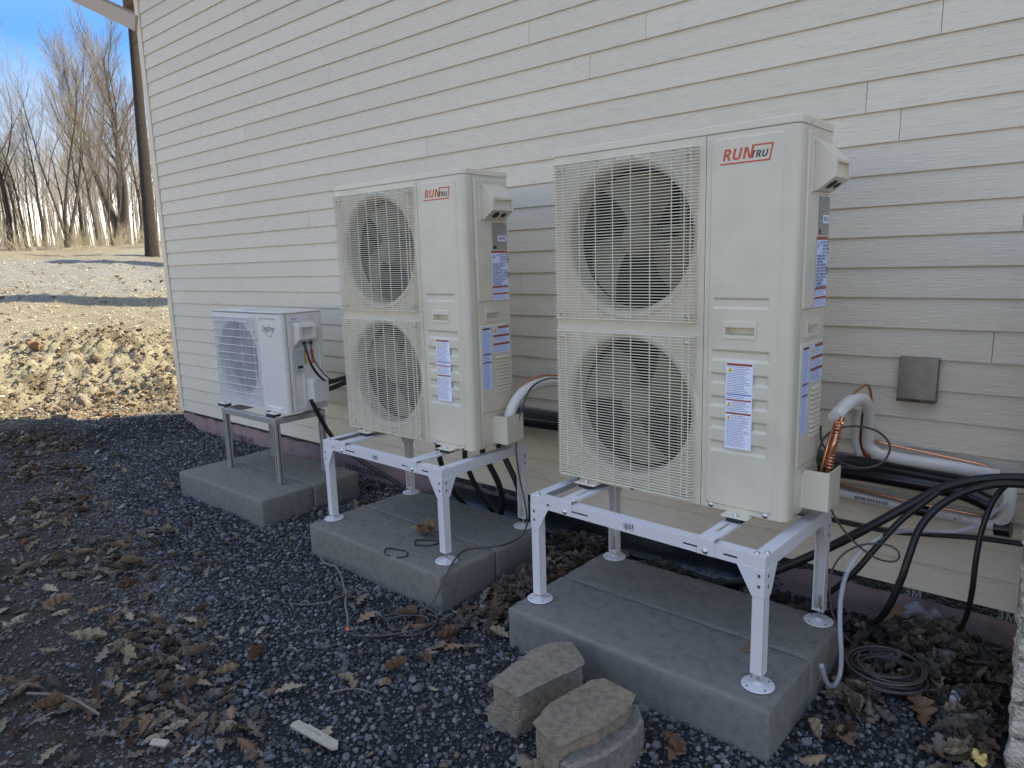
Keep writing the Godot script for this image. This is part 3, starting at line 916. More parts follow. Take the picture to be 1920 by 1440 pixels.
	for q in [0.150, 0.205]:
		var gl := MB.new()
		gl.lathe(PackedVector2Array([Vector2(0, 0.02), Vector2(0.007, 0.02), Vector2(0.012, 0.016), Vector2(0.012, 0.004), Vector2(0.015, 0.004), Vector2(0.015, -0.002)]), 12, Transform3D(Basis(Vector3(0, 0, -1), Vector3(0.6, -0.8, 0), Vector3(-0.8, -0.6, 0)), Vector3(w + 0.04, 0.508, -q)))
		part("cable_gland", gl, mats["dark_pipe"], t)
	for e in [0.094, 0.108, 0.124, 0.25]:
		put("screw", screw_mesh().mesh(), mats["steel"], t, at(Vector3(w + 0.003, 0.478, -e), Basis(Vector3.UP, PI / 2)))
	for e in [[0.07, 0.012], [0.17, 0.722], [0.29, 0.012]]:
		put("screw", screw_mesh().mesh(), mats["steel"], t, at(Vector3(w + 0.003, e[1], -e[0]), Basis(Vector3.UP, PI / 2)))
	# valve cover
	var vc := MB.new()
	vc.slab(rrect(0.165, 0.052, 0.312, 0.240, 0.028, 5), 0.0, 0.082, 0.016, at(Vector3(w, 0, 0), SIDE), false)
	part("valve_cover", vc, mats["white_paint"], t)
	for x in [0.09, 0.80]:
		for z in [0.0, -d]:
			var s3 := 1.0 if z == 0.0 else -1.0
			var f := MB.new()
			f.bbox(Vector3(x - 0.05, -0.010, minf(z - 0.04 * s3, z + 0.045 * s3)), Vector3(x + 0.05, -0.003, maxf(z - 0.04 * s3, z + 0.045 * s3)), 0.0015)
			var ft := part("mounting_foot", f, mats["white_paint"], t)
			var bo := MB.new()
			bo.lathe(PackedVector2Array([Vector2(0, 0.014), Vector2(0.005, 0.014), Vector2(0.005, 0.008), Vector2(0.01, 0.008), Vector2(0.01, 0.0)]), 6, at(Vector3(x, -0.003, z + 0.028 * s3)))
			part("bolt", bo, mats["steel"], ft)
			var rb := MB.new()
			rb.bbox(Vector3(x - 0.06, -0.029, minf(z - 0.01 * s3, z + 0.05 * s3)), Vector3(x + 0.05, -0.010, maxf(z - 0.01 * s3, z + 0.05 * s3)), 0.004)
			part("rubber_pad", rb, mats["rubber"], ft)
	return t

# ------------------------------------------------------------------ stands
func plate_with_slots(b: MB, x0: float, x1: float, y0: float, y1: float, slots: Array, z0: float, z1: float) -> void:     # upright strip with real slots
	var ym0 := lerpf(y0, y1, 0.40); var ym1 := lerpf(y0, y1, 0.56)
	b.box(Vector3(x0, y0, z0), Vector3(x1, ym0, z1)); b.box(Vector3(x0, ym1, z0), Vector3(x1, y1, z1))
	var x := x0
	for s in slots:
		b.box(Vector3(x, ym0, z0), Vector3(s[0], ym1, z1))
		x = s[1]
	b.box(Vector3(x, ym0, z0), Vector3(x1, ym1, z1))

func stand(label: String, ctr: Vector3, turn: float, w: float, d: float) -> Node3D:      # w, d between the leg axes; legs stand at y = 0 of the node
	var t := thing("equipment_stand", label, "equipment stand", ctr, turn, "white adjustable stands")
	var m: Material = mats["stand_white"]
	var hw := w / 2 + 0.024; var hd := d / 2 + 0.024
	var top := 0.512
	# beams: channels with a flange on top
	for s in [1, -1]:
		var b := MB.new()
		var sl := [[-hw + 0.095, -hw + 0.112], [-hw + 0.22, -hw + 0.325], [hw - 0.325, hw - 0.215], [hw - 0.16, hw - 0.105]]
		plate_with_slots(b, -hw + 0.001, hw - 0.001, top - 0.052, top - 0.0035, sl, hd - 0.003, hd)
		b.bbox(Vector3(-hw + 0.001, top - 0.004, hd - 0.048), Vector3(hw - 0.001, top, hd), 0.001)
		b.box(Vector3(-hw + 0.001, top - 0.052, hd - 0.020), Vector3(hw - 0.001, top - 0.050, hd - 0.0031))
		var xf := Transform3D(Basis(Vector3.UP, 0.0 if s > 0 else PI), Vector3.ZERO)
		for e in [-1, 1]:
			b.slab(PackedVector2Array([Vector2(0.0, top - 0.155), Vector2(0.047, top - 0.155), Vector2(0.105, top - 0.0505), Vector2(0.0, top - 0.0505)]) if e < 0 else PackedVector2Array([Vector2(-0.105, top - 0.0505), Vector2(-0.047, top - 0.155), Vector2(0.0, top - 0.155), Vector2(0.0, top - 0.0505)]), hd - 0.0005, hd + 0.002, 0.0, at(Vector3(-hw + 0.001 if e < 0 else hw - 0.001, 0, 0)))
		var bp := part("beam", b, m, t, xf)
		for e in [-1, 1]:
			for y in [top - 0.075, top - 0.115]:
				var hole := MB.new()
				var hx: float = e * (hw - 0.022)
				hole.box(Vector3(hx - 0.005, y - 0.006, hd + 0.0018), Vector3(hx + 0.005, y + 0.006, hd + 0.0026))
				part("tab_hole", hole, mats["seam"], bp)
	for s in [1, -1]:
		var b := MB.new()
		var x1: float = s * hw
		var x0: float = s * (hw - 0.003)
		b.bbox(Vector3(minf(x0, x1), top - 0.052, -hd + 0.002), Vector3(maxf(x0, x1), top + 0.001, hd - 0.004), 0.0008)
		b.bbox(Vector3(minf(s * (hw - 0.05), x1), top - 0.002, -hd + 0.002), Vector3(maxf(s * (hw - 0.05), x1), top + 0.002, hd - 0.001), 0.0008)
		for e in [-1, 1]:
			var poly := PackedVector2Array([Vector2(0.0, top - 0.155), Vector2(0.045, top - 0.155), Vector2(0.095, top - 0.051), Vector2(0.0, top - 0.051)]) if e < 0 else PackedVector2Array([Vector2(-0.095, top - 0.051), Vector2(-0.045, top - 0.155), Vector2(0.0, top - 0.155), Vector2(0.0, top - 0.051)])
			b.slab(poly, -0.001, 0.002, 0.0, Transform3D(Basis(Vector3(0, 0, 1), Vector3.UP, Vector3(-1, 0, 0)) if s < 0 else Basis(Vector3(0, 0, 1), Vector3.UP, Vector3(1, 0, 0)), Vector3(x1, 0, e * (hd - 0.003))))
		var bp := part("beam", b, m, t)
		for e in [-1, 1]:
			for y in [top - 0.075, top - 0.115]:
				var hole := MB.new()
				hole.box(Vector3(minf(x1 + s * 0.0018, x1 + s * 0.0026), y - 0.006, e * (hd - 0.024) - 0.005), Vector3(maxf(x1 + s * 0.0018, x1 + s * 0.0026), y + 0.006, e * (hd - 0.024) + 0.005))
				part("tab_hole", hole, mats["seam"], bp)
	for sx in [-1, 1]:
		for sz in [-1, 1]:
			# leg: a channel open towards the wall in front, towards the yard at the back
			var b := MB.new()
			var cx: float = sx * w / 2; var cz: float = sz * d / 2
			var y0 := 0.052 if sx > 0 else 0.03
			var back := cz + 0.022 if sz > 0 else cz - 0.022
			b.bbox(Vector3(cx - 0.0235, y0, minf(back, back - sz * 0.003)), Vector3(cx + 0.0235, top - 0.004, maxf(back, back - sz * 0.003)), 0.0008)
			for e in [-1, 1]:
				b.bbox(Vector3(minf(cx + e * 0.0235, cx + e * 0.0205), y0, minf(back, back - sz * 0.042)), Vector3(maxf(cx + e * 0.0235, cx + e * 0.0205), top - 0.004, maxf(back, back - sz * 0.042)), 0.0008)
			b.box(Vector3(cx - 0.0205, y0 + 0.004, cz - 0.02), Vector3(cx + 0.0205, y0 + 0.007, cz + 0.02))
			var lg := part("leg", b, m, t)
			var fo := MB.new()
			fo.lathe(PackedVector2Array([Vector2(0.0, 0.018), Vector2(0.009, 0.0175), Vector2(0.015, 0.013), Vector2(0.023, 0.0075), Vector2(0.058, 0.0062), Vector2(0.0595, 0.005), Vector2(0.0595, 0.003)]), 36, at(Vector3(cx, 0, cz)))
			var fp := part("foot", fo, m, t)
			var ru := MB.new()
			ru.lathe(PackedVector2Array([Vector2(0.0, 0.0031), Vector2(0.059, 0.003), Vector2(0.058, -0.002)]), 32, at(Vector3(cx, 0, cz)))
			part("rubber_pad", ru, mats["rubber"], fp)
			for k in 4:
				var hole := MB.new()
				var a: float = 0.6 + k * PI / 2
				hole.lathe(PackedVector2Array([Vector2(0, 0.0009), Vector2(0.0042, 0.0008), Vector2(0.0042, 0.0)]), 8, at(Vector3(cx + 0.046 * cos(a), 0.0064, cz + 0.046 * sin(a))))
				part("bolt_hole", hole, mats["dark_inside"], fp)
			var rod := MB.new()
			rod.lathe(PackedVector2Array([Vector2(0, 0.115 if sz < 0 else y0 + 0.02), Vector2(0.0055, 0.115 if sz < 0 else y0 + 0.02), Vector2(0.0055, 0.018)]), 10, at(Vector3(cx, 0, cz)))
			rod.lathe(PackedVector2Array([Vector2(0, y0 + 0.016), Vector2(0.011, y0 + 0.016), Vector2(0.011, y0 + 0.007)]), 6, at(Vector3(cx, 0, cz)))
			part("levelling_rod", rod, mats["zinc"], fp)
			for k in 2:
				var bo := MB.new()
				var off := Vector3(-sx * 0.008, 0, -sz * 0.03) if k else Vector3(-sx * 0.034, 0, -sz * 0.005)
				bo.lathe(PackedVector2Array([Vector2(0, 0.007), Vector2(0.004, 0.0065), Vector2(0.008, 0.003), Vector2(0.0085, 0.0), Vector2(0.011, 0.0), Vector2(0.011, -0.001)]), 12, at(Vector3(sx * hw, top + 0.0025, sz * hd) + off * 1.0 + Vector3(-sx * 0.004, 0, -sz * 0.010)))
				part("bolt", bo, mats["steel"], t)
	# two cross rails that carry the unit
	for rx in [-w / 2 + 0.180, w / 2 - 0.205]:
		var b := MB.new()
		for e in [-1, 1]:
			b.bbox(Vector3(rx + e * 0.020 - 0.014, top + 0.012, -hd + 0.004), Vector3(rx + e * 0.020 + 0.014, top + 0.015, hd + 0.002), 0.0008)
			b.bbox(Vector3(rx + e * 0.034 - 0.0015, top + 0.0025, -hd + 0.05), Vector3(rx + e * 0.034 + 0.0015, top + 0.0135, hd - 0.049), 0.0005)
		for q in [[-hd + 0.004, -hd + 0.08], [-hd + 0.22, hd - 0.19], [hd - 0.085, hd + 0.002]]:
			b.box(Vector3(rx - 0.006, top + 0.0122, q[0]), Vector3(rx + 0.006, top + 0.0148, q[1]))
		b.bbox(Vector3(rx - 0.034, top - 0.052, hd + 0.0005), Vector3(rx + 0.034, top + 0.0135, hd + 0.0035), 0.001)
		b.bbox(Vector3(rx - 0.034, top - 0.052, -hd - 0.0035), Vector3(rx + 0.034, top + 0.0135, -hd - 0.0005), 0.001)
		var rp := part("rail", b, m, t)
		var bo := MB.new()
		bo.lathe(PackedVector2Array([Vector2(0, 0.009), Vector2(0.005, 0.008), Vector2(0.009, 0.004), Vector2(0.010, 0.001), Vector2(0.0125, 0.001), Vector2(0.0125, 0.0)]), 14, Transform3D(Basis(Vector3.RIGHT, Vector3(0, 0, 1), Vector3(0, -1, 0)), Vector3(rx - 0.002, top - 0.036, hd + 0.0035)))
		part("bolt", bo, mats["steel"], rp)
	# maker's mark
	var lg := Node3D.new()
	lg.name = "maker_mark"
	lg.position = Vector3(-0.02, top - 0.026, hd + 0.0002)
	t.add_child(lg, true)
	words("lettering", "qsi", 0.022, mats["ink"], lg, at(Vector3(-0.020, 0.003, 0)), true, 0.2, 0.0008)
	var el := MB.new()
	for k in 26:
		if k == 6 or k == 19: continue
		var a0 := TAU * k / 26; var a1 := TAU * (k + 1) / 26
		el.face([Vector3(cos(a0) * 0.029, sin(a0) * 0.0155, 0.0005), Vector3(cos(a1) * 0.029, sin(a1) * 0.0155, 0.0005), Vector3(cos(a1) * 0.0275, sin(a1) * 0.0145, 0.0005), Vector3(cos(a0) * 0.0275, sin(a0) * 0.0145, 0.0005)])
	part("oval_frame", el, mats["ink"], lg)
	return t

func low_stand() -> Node3D:
	var t := thing("equipment_stand", "bare aluminium stand with square legs under the small unit", "equipment stand", Vector3(0.334, -0.01, 0.654), -0.4)
	var m: Material = mats["aluminium"]
	var w := 0.735; var d := 0.385
	for sx in [-1, 1]:
		for sz in [-1, 1]:
			var b := MB.new()
			var cx: float = sx * w / 2; var cz: float = sz * d / 2
			b.bbox(Vector3(cx - 0.021, 0.0, cz - 0.021), Vector3(cx + 0.021, 0.444, cz + 0.021), 0.003)
			part("leg", b, m, t)
			var gr := MB.new()
			gr.box(Vector3(cx - 0.004, 0.003, cz + 0.0195), Vector3(cx + 0.004, 0.443, cz + 0.0213))
			gr.box(Vector3(cx + 0.0195, 0.003, cz - 0.004), Vector3(cx + 0.0213, 0.443, cz + 0.004))
			part("groove", gr, mats["seam"], t)
	for s in [-1, 1]:
		var b := MB.new()
		b.bbox(Vector3(-w / 2 - 0.022, 0.445, s * d / 2 - 0.022), Vector3(w / 2 + 0.022, 0.488, s * d / 2 + 0.022), 0.003)
		part("beam", b, m, t)
		var b2 := MB.new()
		b2.bbox(Vector3(s * w / 2 - 0.0215, 0.446, -d / 2 + 0.023), Vector3(s * w / 2 + 0.0215, 0.487, d / 2 - 0.023), 0.003)
		part("beam", b2, m, t)
	return t

# ------------------------------------------------------------------ terrain
func hill(s: float) -> float:
	var k := [[8.2, -0.205], [8.75, -0.07], [9.25, -0.10], [9.7, -0.03], [10.3, 0.16], [11.1, 0.44], [12.0, 0.58], [15.4, 1.1], [20.2, 1.68], [25.0, 2.22], [30.0, 2.5], [60.0, 3.4], [140.0, 4.0]]
	if s <= k[0][0]: return k[0][1]
	for i in k.size() - 1:
		if s < k[i + 1][0]:
			var t: float = (s - k[i][0]) / (k[i + 1][0] - k[i][0])
			return lerpf(k[i][1], k[i + 1][1], t * t * (3 - 2 * t) if i < 5 else t)
	return k[-1][1]

func along(x: float, z: float) -> float:
	return (x - 5.242) * -0.94 + (z - 3.506) * -0.33

func bank_line(x: float) -> float:           # where the gravel strip gives way to leafy soil
	var k := [[-6.0, 0.1], [-3.67, 0.55], [-2.76, 1.05], [-0.81, 1.60], [0.77, 1.86], [1.78, 2.08], [2.64, 2.36], [3.0, 2.55], [3.6, 3.1], [5.2, 4.2]]
	for i in k.size() - 1:
		if x < k[i + 1][0]:
			return lerpf(k[i][1], k[i + 1][1], clampf((x - k[i][0]) / (k[i + 1][0] - k[i][0]), 0, 1))
	return 4.2

func height(x: float, z: float) -> float:
	var s := along(x, z)
	var y := hill(s)
	if x > -2.4 and z < 1.0: y = -0.205
	var rough := smoothstep(9.3, 9.9, s) * (1.0 - smoothstep(11.4, 13.5, s))
	var far := smoothstep(11.0, 14.0, s)
	y += rough * (0.20 * noise_b.get_noise_2d(x * 6.0, z * 6.0) + 0.10 * noise_a.get_noise_2d(x * 24.0, z * 24.0) + 0.09 * absf(noise_b.get_noise_2d(x * 45.0, z * 45.0)) + 0.07 * noise_b.get_noise_2d(x * 110.0 + 30.0, z * 110.0))
	y += far * (0.10 * noise_b.get_noise_2d(x * 2.0, z * 2.0) + 0.035 * noise_a.get_noise_2d(x * 20.0, z * 20.0))
	y += 0.012 * noise_a.get_noise_2d(x * 14.0, z * 14.0) + 0.018 * noise_b.get_noise_2d(x * 5.0, z * 5.0)
	var soil := smoothstep(-0.1, 0.35, z - bank_line(x)) * (1.0 - rough)
	if s < 11.0:
		y += soil * (0.05 + 0.05 * noise_b.get_noise_2d(x * 9.0 + 40.0, z * 9.0) + 0.03 * noise_a.get_noise_2d(x * 40.0, z * 40.0))
	return y

func ground_color(x: float, z: float) -> Color:
	var s := along(x, z)
	var n1 := noise_b.get_noise_2d(x * 3.0, z * 3.0)
	var n2 := noise_a.get_noise_2d(x * 25.0, z * 25.0)
	var soil := Color(0.068, 0.055, 0.040).lerp(Color(0.115, 0.093, 0.066), clampf(0.5 + n1 + n2 * 0.5, 0, 1))
	var stone := Color(0.035, 0.036, 0.041)
	var tan_ := Color(0.43, 0.385, 0.275).lerp(Color(0.34, 0.30, 0.205), clampf(0.5 + 0.9 * n1 + 0.7 * n2, 0, 1))
	var road := Color(0.34, 0.335, 0.33)
	var c := stone.lerp(soil, smoothstep(-0.12, 0.25, z - bank_line(x) + 0.12 * n1))
	var up := smoothstep(8.7, 9.4, s) if x < -2.4 else 0.0
	c = c.lerp(tan_, up)
	var dark := up * smoothstep(9.3, 9.9, s) * (1.0 - smoothstep(11.3, 12.6, s)) * clampf(0.25 + 2.2 * n2 + 1.2 * n1, 0, 1)
	c = c.lerp(Color(0.13, 0.095, 0.055), dark * 0.85)
	var lane := smoothstep(15.5, 17.0, s + 3.0 * n1) * (1.0 - smoothstep(21.5, 24.0, s + 2.0 * n1)) * smoothstep(3.5, 0.0, z + 0.30 * (x + 14.0) + 2.0 * n1)
	c = c.lerp(road, up * lane * 0.8)
	return c

func lines_between(k: Array) -> PackedFloat32Array:      # [[from, to, step], ...]
	var o := PackedFloat32Array()
	for e in k:
		var n := int(ceil((e[1] - e[0]) / e[2]))
		for i in n:
			o.append(e[0] + (e[1] - e[0]) * i / n)
	o.append(k[-1][1])
	return o

func build_ground() -> void:
	var xs := lines_between([[-320.0, -80.0, 30.0], [-80.0, -30.0, 3.0], [-30.0, -13.0, 0.3], [-13.0, -7.5, 0.06], [-7.5, -3.0, 0.036], [-3.0, 5.4, 0.06], [5.4, 20.0, 0.8], [20.0, 320.0, 30.0]])
	var zs := lines_between([[-320.0, -60.0, 26.0], [-60.0, -14.0, 2.0], [-14.0, -5.0, 0.25], [-5.0, -2.4, 0.06], [-2.4, 1.6, 0.036], [1.6, 3.4, 0.06], [3.4, 12.0, 0.4], [12.0, 60.0, 4.0], [60.0, 320.0, 26.0]])
	var pos := PackedVector3Array()
	var col := PackedColorArray()
	for z in zs:
		for x in xs:
			pos.append(Vector3(x, height(x, z), z))
			col.append(ground_color(x, z))
	var b := MB.new()
	b.grid(xs.size(), zs.size(), pos, true, col)
	for i in b.n.size():
		if b.n[i].y < 0: b.n[i] = -b.n[i]
	var fl := PackedInt32Array()
	for i in range(0, b.idx.size(), 3):
		fl.append(b.idx[i]); fl.append(b.idx[i + 2]); fl.append(b.idx[i + 1])
	b.idx = fl
	tag(part("ground", b, mats["ground"]), "bare soil and dug slope around the building, rising to the wood", "", "", "structure")

# ------------------------------------------------------------------ scattered stones and leaves
func pebble(seed_: int) -> ArrayMesh:
	var rng := RandomNumberGenerator.new()
	rng.seed = seed_
	var g := (1.0 + sqrt(5.0)) / 2.0
	var p := []
	for q in [Vector3(-1, g, 0), Vector3(1, g, 0), Vector3(-1, -g, 0), Vector3(1, -g, 0), Vector3(0, -1, g), Vector3(0, 1, g), Vector3(0, -1, -g), Vector3(0, 1, -g), Vector3(g, 0, -1), Vector3(g, 0, 1), Vector3(-g, 0, -1), Vector3(-g, 0, 1)]:
		p.append(q.normalized() * rng.randf_range(0.68, 1.15) * Vector3(1.15, rng.randf_range(0.6, 0.8), 0.85))
	var b := MB.new()
	for f in [[0, 11, 5], [0, 5, 1], [0, 1, 7], [0, 7, 10], [0, 10, 11], [1, 5, 9], [5, 11, 4], [11, 10, 2], [10, 7, 6], [7, 1, 8], [3, 9, 4], [3, 4, 2], [3, 2, 6], [3, 6, 8], [3, 8, 9], [4, 9, 5], [2, 4, 11], [6, 2, 10], [8, 6, 7], [9, 8, 1]]:
		b.face([p[f[0]], p[f[1]], p[f[2]]])
	return b.mesh()

func leaf_mesh(seed_: int, curl: float, lobes := true) -> MB:          # an oak leaf about one unit long, lying in xz
	var rng := RandomNumberGenerator.new()
	rng.seed = seed_
	var b := MB.new()
	var n := 19
	var pos := PackedVector3Array()
	var bend := rng.randf_range(-0.6, 0.6)
	for i in n:
		var t := i / (n - 1.0)
		var env := 0.34 * pow(sin(PI * clampf(t * 0.93 + 0.05, 0, 1)), 0.75) * (0.65 + 0.5 * t)
		var lob := 1.0
		if lobes:
			lob = 0.30 + 0.70 * pow(absf(sin(t * PI * 3.6 + 0.2)), 0.8)
			if i % 2 == 1: lob *= 0.86
		var cx := bend * 0.25 * sin(t * PI) 
		for s in [-1.0, -0.5, 0.0, 0.5, 1.0]:
			var w: float = s * env * (lob if absf(s) > 0.9 else 0.75 + 0.25 * lob) * rng.randf_range(0.9, 1.1)
			var forward: float = 0.10 * absf(s) * (lob - 0.5)
			var y: float = curl * (0.55 * s * s * env * 2.6 + 0.35 * (t - 0.4) * (t - 0.4) * 2.0) + rng.randf_range(-0.018, 0.018) + 0.03 * sin(t * 17.0) * absf(s) * curl
			pos.append(Vector3(cx + w, y, t - 0.5 + forward))
	b.grid(5, n, pos)
	b.tube(PackedVector3Array([Vector3(0, curl * 0.12, -0.5), Vector3(0.02, curl * 0.14 + 0.02, -0.58), Vector3(0.05, curl * 0.16 + 0.03, -0.68)]), 0.009, 4, false)
	return b

func scatter(called: String, label: String, m: Mesh, mat: Material, xf: Array, col: Array, category := "") -> void:
	var mm := MultiMesh.new()
	mm.transform_format = MultiMesh.TRANSFORM_3D
	mm.use_colors = col.size() > 0
	mm.mesh = m
	mm.instance_count = xf.size()
	for i in xf.size():
		mm.set_instance_transform(i, xf[i])
		if col.size():
			mm.set_instance_color(i, col[i])
	var o := MultiMeshInstance3D.new()
	o.name = numbered(called)
	o.multimesh = mm
	o.material_override = mat
	add_child(o)
	tag(o, label, category, "", "stuff")

var pads := []         # [transform to pad space, size x, size z]

func in_pad(x: float, z: float, grow := 0.0) -> bool:
	for p in pads:
		var q: Vector3 = p[0] * Vector3(x, 0, z)
		if q.x > -grow and q.x < p[1] + grow and q.z < grow and q.z > -p[2] - grow:
			return true
	return false

func spin(rng: RandomNumberGenerator, s: Vector3, tilt := 0.5) -> Basis:
	return Basis(Vector3.UP, rng.randf() * TAU) * Basis(Vector3(1, 0, 0.3).normalized(), rng.randf_range(-tilt, tilt)) * Basis().scaled(s)

func build_gravel() -> void:
	var rng := RandomNumberGenerator.new()
	rng.seed = 77
	var sets := [[], [], [], []]
	var cols := [[], [], [], []]
	for zone in [[1.2, 5.08, -0.02, 3.2, 0.0215], [-1.5, 1.2, -0.02, 2.3, 0.023], [-4.2, -1.5, -0.3, 2.0, 0.028]]:
		var step: float = zone[4]
		var nx := int((zone[1] - zone[0]) / step); var nz := int((zone[3] - zone[2]) / step)
		for i in nx:
			for j in nz:
				for rep in 2:
					if rep == 1 and rng.randf() > 0.4: continue
					var x: float = zone[0] + (i + rng.randf()) * step; var z: float = zone[2] + (j + rng.randf()) * step
					var over := z - bank_line(x) + 0.25 * noise_b.get_noise_2d(x * 7.0, z * 7.0)
					if rng.randf() < smoothstep(-0.15, 0.22, over): continue
					if in_pad(x, z, -0.01): continue
					if x > 4.45 and z < 0.42 and rng.randf() < 0.9: continue
					if x < -2.72 and (z < 0.06 or along(x, z) > 9.0) and rng.randf() < 0.75: continue
					var size := step * 0.46 * (0.5 + 1.15 * pow(rng.randf(), 2.0))
					if rng.randf() < 0.035: size *= 1.7
					var k := rng.randi() % 4
					sets[k].append(Transform3D(spin(rng, Vector3.ONE * size, 0.7), Vector3(x, height(x, z) + size * rng.randf_range(0.05, 0.65), z)))
					var v := 0.032 + 0.150 * pow(rng.randf(), 2.0)
					var tone := Color(v * 1.06, v * 1.06, v * 1.10)
					var u := rng.randf()
					if u < 0.03: tone = Color(0.15, 0.105, 0.075) * rng.randf_range(0.7, 1.2)
					elif u < 0.045: tone = Color(0.27, 0.27, 0.26)
					elif u < 0.10: tone = Color(v * 1.05, v * 0.98, v * 0.93)
					cols[k].append(tone)
	for k in 4:
		scatter("gravel", "dark blue-grey crushed stone spread along the foot of the wall", pebble(100 + k), mats["gravel"], sets[k], cols[k], "gravel")
	# clods and stones on the sunlit slope, and crumbs in the soil bank
	var cs := [[], []]; var cc := [[], []]
	for i in 30000:
		var s := 9.0 + 13.0 * pow(rng.randf(), 1.9)
		var a := deg_to_rad(rng.randf_range(9.0, 30.0))
		var x := 5.242 - s * cos(a) * 1.03; var z := 3.506 - s * sin(a) * 1.03
		if x > -2.95: continue
		var size := 0.006 + 0.016 * pow(rng.randf(), 4.0) * (2.2 if rng.randf() < 0.04 else 1.0)
		var k := i % 2
		cs[k].append(Transform3D(spin(rng, Vector3.ONE * size, 0.8), Vector3(x, height(x, z) + size * 0.3, z)))
		var v := rng.randf_range(0.55, 1.15)
		var rough_zone := s < 11.8
		if rough_zone and rng.randf() < 0.5:
			cc[k].append(Color(0.17, 0.125, 0.075) * v)
			cs[k][-1] = Transform3D(spin(rng, Vector3.ONE * size * rng.randf_range(1.2, 2.6), 0.8), cs[k][-1].origin)
			continue
		cc[k].append((Color(0.43, 0.38, 0.27) if rng.randf() < 0.8 else Color(0.33, 0.32, 0.29)) * v)
	for i in 26000:
		var x := rng.randf_range(-4.3, 3.3)
		var z := bank_line(x) + rng.randf_range(-0.15, 1.5) * pow(rng.randf(), 0.6)
		var size := 0.004 + 0.011 * pow(rng.randf(), 3.0)
		var k := i % 2
		cs[k].append(Transform3D(spin(rng, Vector3.ONE * size, 0.8), Vector3(x, height(x, z) + size * 0.3, z)))
		var v := rng.randf_range(0.5, 1.4)
		cc[k].append((Color(0.11, 0.095, 0.08) if rng.randf() < 0.7 else Color(0.13, 0.135, 0.15)) * v)
	for k in 2:
		scatter("rubble", "clods, stones and crumbs lying on the dug soil", pebble(120 + k), mats["gravel"], cs[k], cc[k], "rubble")

func leaf_tone(rng: RandomNumberGenerator, shade := 0.0) -> Color:
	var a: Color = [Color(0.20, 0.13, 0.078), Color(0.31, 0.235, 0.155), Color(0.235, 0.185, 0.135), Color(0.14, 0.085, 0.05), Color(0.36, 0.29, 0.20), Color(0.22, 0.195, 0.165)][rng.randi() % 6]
	return a * lerpf(rng.randf_range(0.75, 1.1), 0.38, shade)  # deep shade of the drifts is painted into the leaf colour

